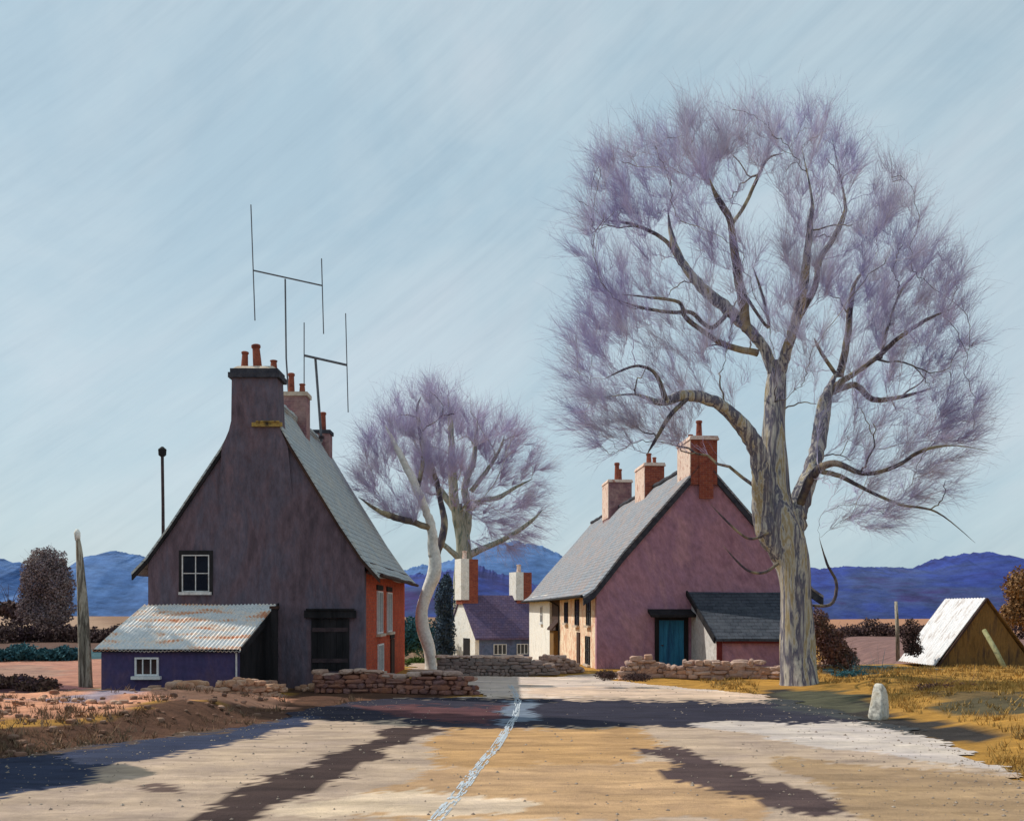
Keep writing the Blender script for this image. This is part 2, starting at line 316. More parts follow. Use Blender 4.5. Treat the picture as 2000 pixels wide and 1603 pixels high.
# worn white centre line
M_line = M('worn_white_road_paint', [(.42,.46,.50), (.58,.63,.68)], 7, bst=.4)
mb = MB(); cl = [G(*p) for p in ((996,1338),(1012,1368),(1006,1402),(968,1462),(928,1508),(896,1552),(852,1603),(815,1650))]
cl = np.array(cl); seg = np.linspace(0, len(cl)-1, 260); cx = np.interp(seg, range(len(cl)), cl[:, 0]); cy = np.interp(seg, range(len(cl)), cl[:, 1])
seg2 = np.linspace(0, len(cl)-1, 620); cx = np.interp(seg2, range(len(cl)), cl[:, 0]); cy = np.interp(seg2, range(len(cl)), cl[:, 1])
for j in range(9):
    w = .019; a = (j-4.5)*w; i = random.randint(0, 12)
    while i < len(seg2)-2:
        run = int(random.choice((3, 6, 12, 25, 45))*(.6 if abs(j-5.5) > 4 else 1)); e = random.uniform(-.006, .006)
        for q in range(i, min(i+run, len(seg2)-1)):
            mb.add([(cx[q]+a+e, cy[q], .027), (cx[q]+a+w+e, cy[q], .027), (cx[q+1]+a+w+e, cy[q+1], .027), (cx[q+1]+a+e, cy[q+1], .027)], [(0, 1, 2, 3)])
        i += run+random.choice((3, 5, 9, 16, 26))
tag(mb.build('road_marking', M_line), kind='structure')

# ------------------------------------------------------------------ hills
def hills(name, prof, Y, depth, cols, sc=.03):
    pxs = np.linspace(prof[0][0], prof[-1][0], 900); tops = np.interp(pxs, [p[0] for p in prof], [p[1] for p in prof])
    X = (pxs-1000)/F*Y; hz = CH+(HZ-tops)/F*Y; hn = .5*vn(X, X*0, .35, 2)+.4*vn(X, X*.3, 1.1, 4)+.35*vn(X, X*.7, 3.1, 1)
    rows = 22; v = []; 
    for r in range(rows):
        t = r/(rows-1); y = Y-depth*.55*(1-t/.55) if t < .55 else Y+depth*(t-.55)
        prf = math.sin(min(t/.55, 1)*math.pi/2)**.8 if t < .55 else math.cos((t-.55)/.45*math.pi/2)
        b = 1.2*vn(X, X*0+y, .12, r*0)+.8*vn(X, X*0+y, .4, 3)
        v.append(np.stack([X, X*0+y, (hz+2)*prf-2+hn*prf**14+b*(.5 if .05 < t < .5 else 0)], -1))
    v[12][:, 2] += rng.random(900)*.5; v[13][:, 2] += rng.random(900)*.3
    v = np.concatenate(v); n = len(pxs)
    f = [(r*n+i, r*n+i+1, (r+1)*n+i+1, (r+1)*n+i) for r in range(rows-1) for i in range(n-1)]
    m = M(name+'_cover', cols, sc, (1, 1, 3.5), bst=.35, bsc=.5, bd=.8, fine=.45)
    mb = MB(); mb.add(v, f); o = mb.build(name, m, smooth=True); tag(o, kind='structure'); return v[n*9:n*12], n
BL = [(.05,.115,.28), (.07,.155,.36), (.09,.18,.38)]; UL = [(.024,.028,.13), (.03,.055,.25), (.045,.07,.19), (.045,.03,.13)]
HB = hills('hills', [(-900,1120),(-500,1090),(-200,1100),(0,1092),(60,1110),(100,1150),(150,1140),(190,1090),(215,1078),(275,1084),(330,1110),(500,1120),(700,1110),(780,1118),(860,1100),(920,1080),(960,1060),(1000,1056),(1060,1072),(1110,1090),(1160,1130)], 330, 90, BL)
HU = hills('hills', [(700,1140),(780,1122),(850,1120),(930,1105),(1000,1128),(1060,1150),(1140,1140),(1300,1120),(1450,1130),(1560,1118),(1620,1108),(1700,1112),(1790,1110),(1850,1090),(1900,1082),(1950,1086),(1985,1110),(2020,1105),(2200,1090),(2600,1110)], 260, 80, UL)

# ------------------------------------------------------------------ foliage helpers
def leaves(mb, c, rad, n, size, shell=.55, flat=1.0):
    d = rng.normal(size=(n, 3)); d /= np.linalg.norm(d, axis=1)[:, None]
    r = (shell+(1-shell)*rng.random(n))**.7*(1+.18*np.sin(d[:, 0]*7+c[0])*np.cos(d[:, 2]*6+c[1]))
    p = np.array(c)+d*r[:, None]*np.array(rad)
    a = rng.normal(size=(n, 3)); a /= np.linalg.norm(a, axis=1)[:, None]; b = np.cross(a, d+rng.normal(size=(n, 3))*.6); b /= np.linalg.norm(b, axis=1)[:, None]+1e-9
    s = size*(.5+rng.random(n))[:, None]; a = a*s; b = b*s*.7
    v = np.stack([p-a-b*.3, p-a*.2-b, p+a+b*.2, p+a*.1+b], 1).reshape(-1, 3)
    f = (np.arange(n)[:, None]*4+np.arange(4)).tolist(); mb.add(v, f)
def twigs(mb, p0, d0, L, r0, bend=.25, seg=3):
    """many thin three-sided twigs at once; p0, d0: arrays (n, 3)"""
    n = len(p0); d0 = d0/(np.linalg.norm(d0, axis=1)[:, None]+1e-9)
    side = rng.normal(size=(n, 3)); side -= (side*d0).sum(1)[:, None]*d0
    side /= np.linalg.norm(side, axis=1)[:, None]+1e-9; oth = np.cross(d0, side)
    rings = []; ctr = []
    for k in range(seg):
        t = k/(seg-1); c = p0+d0*(L*t)[:, None]+side*(L*bend*t*t)[:, None]; ctr.append(c)
        r = (r0*(1-.75*t))[:, None]
        rings.append(np.stack([c+r*side, c+r*(-.5*side+.87*oth), c+r*(-.5*side-.87*oth)], 1))
    v = np.stack(rings, 1).reshape(-1, 3)        # n, seg, 3, 3
    q = []
    for k in range(seg-1):
        for j in range(3): q.append([k*3+j, k*3+(j+1) % 3, (k+1)*3+(j+1) % 3, (k+1)*3+j])
    f = (np.arange(n)[:, None, None]*seg*3+np.array(q)[None]).reshape(-1, 4).tolist()
    mb.add(v, f); return ctr
def smooth_path(pts, n=6):
    pts = [np.array(tuple(p)) for p in pts]; out = []
    for i in range(len(pts)-1):
        p0 = pts[max(i-1, 0)]; p1 = pts[i]; p2 = pts[i+1]; p3 = pts[min(i+2, len(pts)-1)]
        for k in range(n):
            t = k/n; out.append(.5*((2*p1)+(-p0+p2)*t+(2*p0-5*p1+4*p2-p3)*t*t+(-p0+3*p1-3*p2+p3)*t**3))
    out.append(pts[-1]); return np.array(out)
def jag(p, a):
    n = len(p); j = rng.normal(size=(n, 3))*a; j[0] = 0; return p+j
def bare_tree(name, Y, trunk, limbs, lobes, env, nb,  label, barkm, limbm, twigm, ntarget, ntwig, tw_r, tw_len, depth=.8, cat='tree', sides=14, group=None, lump=.12):
    """trunk/limbs: lists of (px, py, radius_px, depth metres); crown grown from them into the lobes"""
    k = Y/F
    def path(l):
        pts = smooth_path([(*P(a[0], a[1], Y)[:1], Y+a[3], P(a[0], a[1], Y)[2]) for a in l], 6)
        pts[:, 0] *= 1+(pts[:, 1]-Y)/Y; pts[:, 2] = CH+(pts[:, 2]-CH)*(1+(pts[:, 1]-Y)/Y)
        rr = np.interp(np.arange(len(pts))/6, range(len(l)), [a[2]*k for a in l]); return pts, rr
    tp, tr = path(trunk); root = thing(name, (tp[0][0], tp[0][1], tp[0][2]), label, cat, group)
    tp2 = tp.copy(); mb = MB(); mb.tube(tp2, tr, sides, lump); mb.build('trunk', barkm, root, True)
    h_ = int(len(tp)*(.6 if len(trunk) > 11 else .5)); sp = [tp[h_:]]; sr = [tr[h_:]]
    for l in limbs:
        lp, lr = path(l); lr = lr*(.84 if len(trunk) > 11 else 1)*np.interp(np.arange(len(lr))/(len(lr)-1), [0, .78, 1], [1, 1, .18]); lp = jag(lp, .07*lr[:, None])
        m2 = MB(); m2.tube(lp, lr, 10 if lr[0] > .1 else 6, lump); m2.build('limb', barkm if lr[0] > .17 else limbm, root, True)
        sp.append(lp); sr.append(lr)
    pts = np.concatenate(sp); rad = np.concatenate(sr)
    fk = tp[int(len(tp)*.55)] if len(trunk) > 11 else tp[-1]; base = np.array([fk[0], Y, fk[2]-1.0])
    if len(trunk) > 11: env = [(1510+(a-1510)*.93, 640+(b-640)*.92) for a, b in env]; lobes = [(1510+(l[0]-1510)*.93, 640+(l[1]-640)*.92)+tuple(l[2:]) for l in lobes]
    ex = np.array(env, float); ec = np.array([ex[:, 0].mean(), ex[:, 1].mean()]); er = (ex[:, 0].max()-ex[:, 0].min())/2
    def env_pt(edge):
        while True:
            x = rng.uniform(ex[:, 0].min(), ex[:, 0].max()); y = rng.uniform(ex[:, 1].min(), ex[:, 1].max())
            if not inpoly(np.array(x), np.array(y), env): continue
            de = float(pdist(np.array(x), np.array(y), env))
            if edge and de > er*.30: continue
            u_ = max(0, 1-((er-min(de, er))/er)**2)**.5
            return tuple(P(x, y, Y+rng.uniform(-1, 1)*er*k*depth*(.25+.75*u_)))
    def grow(T, mb_, rc, rl, rmin, collect, dmin=.25):
        nonlocal pts, rad
        T = np.array(T); T = T[np.argsort(np.linalg.norm(T-base, axis=1)+rng.random(len(T))*1.5)]
        for q in T:
            dv = q-pts; dist = np.linalg.norm(dv, axis=1); nq = np.linalg.norm(q-base); npt = np.linalg.norm(pts-base, axis=1)
            al = ((pts-base)*(q-pts)).sum(1)/(npt*dist+1e-6)          # prefer to run on outwards
            cost = dist*(1.5-.5*al)+np.where(nq-npt < .2, 3, 0)+rng.random(len(pts))*.2; i = int(np.argmin(cost)); L = dist[i]
            if L < dmin: continue
            a = pts[i]; par = pts[i]-pts[max(i-1, 0)]; nn = np.linalg.norm(par); par = par/nn if 0 < nn < 1.2 else np.array([0, 0, 1.])
            mid = a+(q-a)*.5+par*L*.13+np.array([0, 0, -.05*L])*rng.normal(.3, 1)+rng.normal(size=3)*.04*L
            bp = smooth_path([a, mid, q], 5); bp = jag(bp, .022*L**.5)
            r0 = min(rad[i]*.72, rc+rl*L); br = np.linspace(r0, max(rmin, r0*.32), len(bp))
            mb_.tube(bp, br, 6 if r0 > .04 else 4); pts = np.concatenate([pts, bp[2:]]); rad = np.concatenate([rad, br[2:]])
            if collect:
                for j in (3, 5, 7, 8, 9, 10): tips.append(bp[j]); tdir.append(bp[j]-bp[j-1])
    tips = []; tdir = []; ks = Y/32
    bm_ = MB(); grow([env_pt(_ % 3 > 0) for _ in range(nb)], bm_, .012*ks, .013, .010*ks, True, .8*ks); nbr = len(bm_.f)
    T = []; gs, gy = (1.0, 0) if len(trunk) > 11 else (.86, 26)
    W = np.array([l[2]*l[3]*(l[4] if len(l) > 4 else 1) for l in lobes]); W = W/W.sum()
    for l, w_ in zip(lobes, W):
        for _ in range(int(ntarget*.55*w_)+1):
            d = rng.normal(size=3); d /= np.linalg.norm(d); d *= rng.random()**.45
            T.append(tuple(P(l[0]+d[0]*l[2]*gs, l[1]+gy+d[2]*l[3]*gs, Y+(l[5] if len(l) > 5 else 0)+d[1]*max(l[2], l[3])*k*depth)))
    T += [env_pt(False) for _ in range(int(ntarget*.5))]
    cm = bm_; grow(T, cm, .006*ks, .007, .006*ks, True); mb2 = cm
    tips = np.array(tips); tdir = np.array(tdir); tdir /= np.linalg.norm(tdir, axis=1)[:, None]+1e-9
    out = tips-base; out /= np.linalg.norm(out, axis=1)[:, None]
    # uneven density: some fans thick, some bare
    w = np.clip(.75+.7*vn(tips[:, 0]*1.3, tips[:, 2]*1.3, .9, 3)+.3*rng.normal(size=len(tips)), .06, 2.2); w /= w.sum()
    idx = rng.choice(len(tips), ntwig, p=w)
    d = tdir[idx]*.55+out[idx]*.75+rng.normal(size=(ntwig, 3))*.33; d[:, 2] += .08
    L = tw_len*(.35+.9*rng.random(ntwig)); ctr = twigs(mb2, tips[idx]+rng.normal(size=(ntwig, 3))*.03, d, L, np.full(ntwig, tw_r)*(.7+.6*rng.random(ntwig)), .22)
    for _ in range(2):
        t = rng.random(ntwig)[:, None]; p = ctr[0]*(1-t)+ctr[1]*t if _ == 0 else ctr[1]*(1-t)+ctr[2]*t
        dd = (ctr[2]-ctr[0])/L[:, None]+rng.normal(size=(ntwig, 3))*.42; twigs(mb2, p, dd, L*.5*(.5+rng.random(ntwig)), np.full(ntwig, tw_r*.7), .2)
    o = mb2.build('crown', limbm, root); o.data.materials.append(twigm); mi = np.ones(len(o.data.polygons), dtype=np.int32); mi[:nbr] = 0; o.data.polygons.foreach_set('material_index', mi); return root

# main tree (distance 32 m)
trunk = [(1562,1352,50,0),(1562,1335,40,0),(1560,1290,35,0),(1556,1230,31,0),(1553,1170,30,0),(1550,1110,33,0),(1538,1060,36,0),(1524,1010,31,0),(1515,960,26,.1),(1512,900,25,.2),(1512,840,23,.3),(1514,790,21,.4),(1516,740,18,.5),(1518,705,12,.5)]
limbs = [
 [(1530,1085,26,0),(1500,1035,26,-.1),(1488,990,22,-.2),(1484,930,20,-.5),(1478,880,19,-.7),(1450,830,18,-1),(1405,790,14,-1.3),(1345,772,12,-1.6),(1290,785,9,-2),(1240,770,5,-2.3),(1185,775,3,-2.6)],
 [(1510,730,13,.5),(1492,680,12,.6),(1458,640,14,.7),(1420,602,14,.9),(1370,560,12,1.2),(1330,510,10,1.4),(1310,455,8,1.6),(1305,410,5,1.7)],
 [(1458,645,11,.7),(1452,600,12,.4),(1442,540,10,0),(1434,480,9,-.3),(1425,430,8,-.6),(1400,385,7,-.8),(1386,350,4,-1)],
 [(1428,440,5,-.5),(1455,400,4.5,-.2),(1478,350,4,.2),(1500,310,3.5,.5),(1530,300,2.5,.6)],
 [(1522,735,14,.5),(1534,690,13,.2),(1550,640,12,-.2),(1566,580,11,-.6),(1575,510,9,-1),(1582,440,7,-1.3),(1586,390,4,-1.5),(1566,290,2.5,-1.6)],
 [(1560,620,8,-.4),(1592,560,7,-.2),(1600,510,7,0),(1625,470,6,.4),(1645,430,6,.8),(1650,390,4,1.0),(1625,270,2.5,1.3)],
 [(1545,1075,28,.1),(1550,1030,27,.2),(1560,985,24,.5),(1582,930,21,.9),(1598,870,19,1.3),(1606,810,17,1.6),(1618,760,15,1.9),(1640,720,13,2.1)],
 [(1640,735,10,2.1),(1655,660,9,2.0),(1660,600,7,2.0),(1672,550,4,2.0),(1705,510,2.5,2.1)],
 [(1622,760,9,2.0),(1660,735,7,1.6),(1710,700,6.5,1.2),(1755,660,5,.8),(1810,625,4.5,.4),(1865,600,3,0)],
 [(1625,765,9,1.9),(1670,752,8,2.3),(1705,780,7,2.7),(1760,775,5,3.1),(1830,755,4,3.4)],
 [(1562,985,11,.3),(1590,925,10,-.4),(1630,905,7,-1.1),(1690,925,5,-1.8),(1750,910,4.5,-2.3),(1800,880,3.5,-2.8),(1860,870,2.5,-3.0),(1930,880,2,-3.2)],
 [(1600,920,6,-.6),(1640,930,5,-1),(1700,960,4,-1.5),(1760,985,3,-2),(1830,1000,2,-2.3),(1905,1060,1.5,-2.6)],
 [(1430,600,6,.8),(1390,640,5,.3),(1350,610,5,-.2),(1310,610,4,-.6),(1250,600,3,-1),(1190,580,2.5,-1.3)],
 [(1480,690,8,.5),(1420,675,7,.2),(1385,655,6,-.2),(1340,620,5,-.6),(1325,590,4,-.8),(1260,580,3,-1.1),(1215,575,2,-1.4)],
 [(1330,515,7,1.4),(1300,470,5,1.7),(1240,440,4,2),(1180,430,2.5,2.2)],
 [(1445,560,4,0),(1500,640,3.5,-.4),(1490,580,3,-.4),(1470,520,2,-.5)],
 [(1500,1040,3,-.5),(1465,1052,3,-.9),(1430,1028,2.4,-1.3),(1388,985,1.4,-1.7)],
 [(1520,1100,3,-.5),(1490,1118,3.6,-.9),(1455,1110,2.6,-1.3),(1412,1065,1.2,-1.7)],
 [(1572,1180,3,.3),(1622,1180,4,.5),(1634,1140,3.5,.5),(1615,1100,3,.5),(1600,1050,1.8,.5)],
 [(1350,772,5,-1.6),(1310,810,5,-2),(1285,850,4,-2.2),(1262,890,3,-2.4)],
 [(1300,782,6,-2),(1280,730,4,-2.2),(1240,715,3,-2.3),(1180,740,2,-2.6)],
 [(1635,735,5,2.1),(1605,690,4,1.6),(1590,660,3,1.3)],
 [(1720,700,4,1.2),(1740,620,3,1.4),(1765,560,3,1.5),(1805,520,2,1.6)],
]
lobes = [(1250,330,120,110,1.3,1),(1180,400,70,70,.6,1.5),(1370,270,100,85,1.2,-1),(1480,240,90,60,1.0,0),(1590,270,105,85,1.1,0),(1660,320,50,90,.8,1),
         (1730,440,90,90,1.0,1),(1840,520,70,90,.9,0),(1790,600,120,90,1.1,1),(1560,520,80,100,1.1,-1),(1690,560,90,110,1.2,2),
         (1200,590,100,70,1.1,-1),(1150,680,70,80,1.0,-1.5),(1250,640,110,60,.9,-1),(1190,810,110,70,1.1,-2.3),(1120,850,50,50,.5,-2.4),(1290,840,70,50,.5,-2),
         (1760,720,110,80,1.2,2),(1870,700,60,80,.8,1),(1740,800,90,50,.7,3),(1880,900,55,90,.7,-3),(1690,960,80,60,.9,-1.6),(1790,910,70,50,.6,-2.4),(1430,760,60,50,.35,-.5),(1600,690,60,60,.4,0)]
bare_tree('bare_tree', 32, trunk, limbs, lobes, [(1085,500),(1105,340),(1210,215),(1390,170),(1560,182),(1690,262),(1790,345),(1870,450),(1910,570),(1945,720),(1945,880),(1900,985),(1800,1050),(1680,1075),(1620,1050),(1650,960),(1660,880),(1560,800),(1450,700),(1400,740),(1330,880),(1200,905),(1080,885),(1070,760),(1078,600)], 190, 'tall bare tree with pale forked trunk and lavender twigs by the mauve cottage', M_bark, M_limb, M_twig, 820, 26000, .0046, .98, .75)

# slender white-trunked tree by the road
trunk = [(842,1318,17,0),(842,1300,12,0),(838,1265,12,0),(826,1225,12,0),(824,1190,12,0),(836,1150,12,0),(848,1120,13,0),(850,1090,12,0),(845,1060,10,0)]
limbs = [[(848,1085,11,0),(842,1030,9,-.2),(830,990,8,-.4),(812,950,8,-.6),(790,905,7,-.7),(768,860,6,-.8),(752,830,4,-.9)],
         [(840,1030,7,-.2),(800,1018,6,-.8),(765,1008,6,-1.2),(735,995,4,-1.6),(700,970,2.5,-2)],
         [(850,1090,8,0),(868,1030,7,.4),(862,985,6,.8),(850,930,5,1),(832,880,5,1.1),(820,830,3,1.2)],
         [(815,955,5,-.6),(826,900,4,-.3),(822,850,4,0),(815,800,3,.2),(822,775,2,.3)]]
lobes = [(740,880,55,60,1,-.5),(790,820,70,50,1.1,0),(720,940,35,40,.7,-1),(850,800,50,45,.9,0),(790,960,60,50,.8,-.6),(850,880,50,60,.8,.5)]
bare_tree('bare_tree', 41, trunk, limbs, lobes, [(690,900),(720,830),(780,775),(850,760),(890,800),(890,900),(870,980),(790,1010),(710,980)], 40, 'slender tree with crooked white trunk between red brick wall and low wall', M_white, M_limb, M_twigp, 190, 4300, .0056, 1.0)
# its neighbour, behind the white chimney
trunk = [(903,1345,20,0),(903,1250,18,0),(904,1150,17,0),(906,1100,17,0),(904,1060,15,0),(898,1020,13,0),(892,985,11,0)]
limbs = [[(900,1040,11,0),(888,985,10,-.4),(884,930,8,-.7),(882,880,7,-.9),(880,820,5,-1),(874,770,3,-1)],
         [(905,1060,9,0),(915,1005,8,.4),(908,950,7,.8),(925,900,5,1.1),(930,850,4,1.3),(935,800,2.5,1.3)],
         [(893,1000,8,0),(862,960,6,.5),(835,920,5,.9),(822,890,4,1.1),(800,840,3,1.2)],
         [(912,1000,6,.4),(940,978,5,.2),(975,970,4.5,0),(1010,950,3,0),(1040,935,2,0)],
         [(910,1085,8,0),(950,1068,6,-.5),(990,1050,5,-1),(1035,1020,3.5,-1.4),(1060,995,2,-1.6)],
         [(905,1100,8,0),(885,1080,6,-.5),(860,1058,5,-.9),(838,1040,3,-1)],
         [(920,960,5,.7),(950,920,4,.6),(975,880,3,.4),(985,850,2,.3)]]
lobes = [(870,800,70,45,1,-.5),(930,830,60,50,1,1),(980,880,55,60,1,0),(1025,940,38,55,.8,0),(900,900,60,60,.6,0),(960,1010,80,45,.9,-.6),(840,900,50,50,.5,1),(1010,1010,55,30,.6,-1)]
bare_tree('bare_tree', 84, trunk, limbs, lobes, [(800,850),(830,775),(880,757),(960,775),(1020,830),(1060,920),(1062,1000),(1030,1035),(960,1050),(930,1000),(860,1000),(810,930)], 70, 'spreading bare tree with green tinged trunk behind the white chimney', M_barkg, M_barkg, M_twigp, 260, 5600, .0115, 1.9)

# ------------------------------------------------------------------ building helpers
V3 = Vector
def window(parent, p, u, w, h, n, cols=1, rows=2, fm=None, sill=None, bar=.045, name='window', glass=None, fw=.05):
    """p lower-left corner on the wall, u along the wall, n outward"""
    fm = fm or M_frame; p, u, n = V3(p), V3(u).normalized(), V3(n).normalized(); z = V3((0, 0, 1)); mb = MB()
    f = fw; t = n*.05
    for (a, b, ww, hh) in ((0, 0, f, h), (w-f, 0, f, h), (f, 0, w-2*f, f), (f, h-f, w-2*f, f)):
        mb.obox(p+u*a+z*b, u*ww, z*hh, t)
    for i in range(1, cols): mb.obox(p+u*(w*i/cols-bar/2)+z*f, u*bar, z*(h-2*f), t*.8)
    for j in range(1, rows): 
        for i in range(cols):
            a = f if i == 0 else w*i/cols+bar/2; b = w-f if i == cols-1 else w*(i+1)/cols-bar/2
            mb.obox(p+u*a+z*(h*j/rows-bar/2), u*(b-a), z*bar, t*.7)
    o = mb.build(name, fm, parent)
    g = MB(); g.obox(p+u*.02+z*.02-n*.02, u*(w-.04), z*(h-.04), n*.035); g.build('pane', glass or M_glass, o)
    if sill: s = MB(); s.obox(p-u*.07-z*.09, u*(w+.14), z*.085, n*.14); s.build('sill', sill, o)
    return o
def pot(parent, c, h, r=.13, mat=None, tilt=(0, 0)):
    x, y, z = c; mb = MB(); zs = [0, .04, .05, h*.86, h*.87, h*.97, h]; rs = [r*1.25, r*1.25, r*1.05, r*.85, r*1.08, r*1.08, r*.8]
    mb.tube([(x+tilt[0]*q, y+tilt[1]*q, z+q) for q in zs], rs, 12)
    return mb.build('chimney_pot', mat or M_pot, parent, False)

# ------------------------------------------------------------------ tall gabled house on the left
hx, y0, y1 = -7.49, 30.0, 41.2
house = thing('gabled_house', (hx, y0, 0), 'tall house with windowed dark mauve gable, red brick side and steep pale slate roof', 'house')
prof = [(-3.62, 3.50), (-3.2, 3.95), (-2.55, 4.85), (-1.0, 7.15), (0, 8.95), (1.0, 7.30), (2.45, 4.95), (3.1, 4.0), (3.62, 3.42)]
mb = MB(); W = 3.17; ins = .10
wallp = [(-W, -1.8), (W, -1.8), (W, 3.85)]+[(p[0], p[1]-ins) for p in prof[6:3:-1]]+[(p[0], p[1]-ins) for p in prof[3:1:-1]]+[(-W, 3.85)]
n = len(wallp); vf = [(hx+a, y0, b) for a, b in wallp]+[(hx+a, y0+.35, b) for a, b in wallp]
mb.add(vf, [tuple(range(n)), tuple(range(2*n-1, n-1, -1))]+[(i, i+n, (i+1) % n+n, (i+1) % n) for i in range(n)])
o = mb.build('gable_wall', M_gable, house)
mb = MB(); mb.add([(a, b+(y1-y0-.35), c) for a, b, c in vf], [tuple(range(n)), tuple(range(2*n-1, n-1, -1))]+[(i, i+n, (i+1) % n+n, (i+1) % n) for i in range(n)]); mb.build('gable_wall', M_gside, house)
mb = MB(); mb.box((hx+W-.3, y0+.352, -1.8), (hx+W+.0, y1-.352, 3.84)); o = mb.build('side_wall', M_gside, house); tag(o, 'red brick side wall')
mb = MB(); mb.box((hx-W, y0+.352, -1.8), (hx-W+.3, y1-.352, 3.84)); mb.build('side_wall', M_gable, house)
def roof_strip(pr, ya, yb, th, xo, ny=24, wob=.02):
    ys = np.linspace(ya, yb, ny); mb = MB(); n = len(pr); v = []
    for y in ys:
        for a, b in pr: v.append((xo+a, y, b+wob*math.sin(y*1.3+a)))
    for y in ys:
        for a, b in pr: v.append((xo+a, y, b-th+wob*math.sin(y*1.3+a)))
    N = n*len(ys); f = []
    for j in range(len(ys)-1):
        for i in range(n-1):
            q = j*n+i; f.append((q, q+1, q+n+1, q+n)); f.append((N+q, N+q+n, N+q+n+1, N+q+1))
        f.append((j*n, (j+1)*n, N+(j+1)*n, N+j*n)); f.append((j*n+n-1, N+j*n+n-1, N+(j+1)*n+n-1, (j+1)*n+n-1))
    for i in range(n-1): f.append((i, N+i, N+i+1, i+1)); e = (len(ys)-1)*n; f.append((e+i, e+i+1, N+e+i+1, N+e+i))
    return mb.add(v, f)
for side in (prof[:5], prof[4:]):
    o = roof_strip(side, y0-.12, y1+.15, .085, hx).build('roof_slope', M_slateL, house)
    # barge board under the verge
    mb = MB()
    for (a, b), (c, d) in zip(side[:-1], side[1:]):
        mb.hull8([(hx+a, y0-.10, b-.24), (hx+c, y0-.10, d-.24), (hx+c, y0-.003, d-.24), (hx+a, y0-.003, b-.24)], [(hx+a, y0-.10, b-.088), (hx+c, y0-.10, d-.088), (hx+c, y0-.003, d-.088), (hx+a, y0-.003, b-.088)])
    mb.build('barge_board', M_dark if side[0][0] >= 0 else M_black, house)
mb = MB(); mb.tube([(hx, y0-.1+i*.3, 8.96+.02*math.sin(i*1.7)) for i in range(38)], [.13]*38, 8); mb.build('ridge_tiles', M_slateL, house, True)
mb = MB(); mb.box((hx+3.25, y0, 3.44), (hx+3.56, y1, 3.50)); mb.box((hx+3.17, y0+.36, 3.56), (hx+3.3, y1, 3.80)); mb.build('soffit', M_dark, house)
mb = MB(); mb.tube([(hx+3.68, y0-.1, 3.40), (hx+3.68, y1+.1, 3.37)], [.06, .06], 8); mb.build('gutter', M_dark, house)
# front chimney, grown out of the gable
k = y0/F; c = thing  # chimney stack widths from the photograph
st = MB(); xa, xb = hx-.70, hx+.68
lv = [(5.7, -.40, .38, .003), (7.12, -.28, .27, .128), (7.62, -.07, .06, .136), (7.9, .0, .0, .142), (9.15, .02, -.05, .15)]
for (z0_, a0, b0, f0), (z1_, a1, b1, f1) in zip(lv[:-1], lv[1:]):
    st.hull8([(xa+a0, y0-f0, z0_), (xb+b0, y0-f0, z0_), (xb+b0, y0+.7, z0_), (xa+a0, y0+.7, z0_)], [(xa+a1, y0-f1, z1_), (xb+b1, y0-f1, z1_), (xb+b1, y0+.7, z1_), (xa+a1, y0+.7, z1_)])
ch = st.build('chimney', M_gable, house)
mb = MB(); mb.box((xa-.07, y0-.24, 9.152), (xb+.04, y0+.80, 9.30)); mb.box((xa-.02, y0-.20, 9.302), (xb-.01, y0+.75, 9.42)); mb.build('cap', M_cap, ch)
mb = MB(); mb.hull8([(xa+.03, y0-.15, 9.422), (xb-.06, y0-.15, 9.422), (xb-.06, y0+.70, 9.422), (xa+.03, y0+.70, 9.422)], [(xa+.15, y0, 9.53), (xb-.2, y0, 9.53), (xb-.2, y0+.55, 9.53), (xa+.15, y0+.55, 9.53)]); mb.build('flaunching', M_flaunch, ch)
pot(ch, (hx-.40, y0+.2, 9.48), .52, .10, tilt=(.04, 0)); pot(ch, (hx-.02, y0+.25, 9.48), .74, .125, tilt=(-.08, 0)); pot(ch, (hx+.44, y0+.3, 9.45), .32, .10)
mb = MB(); mb.box((hx-.08, y0-.24, 7.72), (hx+.80, y0-.15, 7.84)); mb.box((hx+.05, y0-.28, 7.841), (hx+.72, y0-.15, 7.88)); mb.build('stone_ledge', M_ochst, house)
# window of the gable and the boarded hatch
window(house, (-9.66, y0, 2.92), (1, 0, 0), .80, 1.08, (0, -1, 0), 2, 2, M_greyw, M_greyw, .025, fw=.03)
mb = MB(); mb.obox((-9.75, y0, 2.83), (.10, 0, 0), (0, 0, 1.30), (0, -.03, 0)); mb.obox((-8.86, y0, 2.83), (.10, 0, 0), (0, 0, 1.30), (0, -.03, 0)); mb.obox((-9.65, y0, 3.99), (.79, 0, 0), (0, 0, .14), (0, -.03, 0)); mb.build('window_surround', M_black, house)
h0 = MB()
for i in range(6): h0.obox((-5.87+i*.185, y0-.002, .62), (.178, 0, 0), (0, 0, 1.52), (0, -.05-.006*(i % 2), 0))
ht = h0.build('hatch', M_black, house)
for q in (.85, 1.75): mb = MB(); mb.box((-5.84, y0-.075, q), (-4.80, y0-.060, q+.12)); mb.build('ledge_board', M_iron, ht)
mb = MB(); mb.box((-6.06, y0-.16, 2.16), (-4.56, y0-.001, 2.38)); mb.box((-6.0, y0-.22, 2.381), (-4.62, y0-.001, 2.43)); mb.build('lintel', M_black, house)
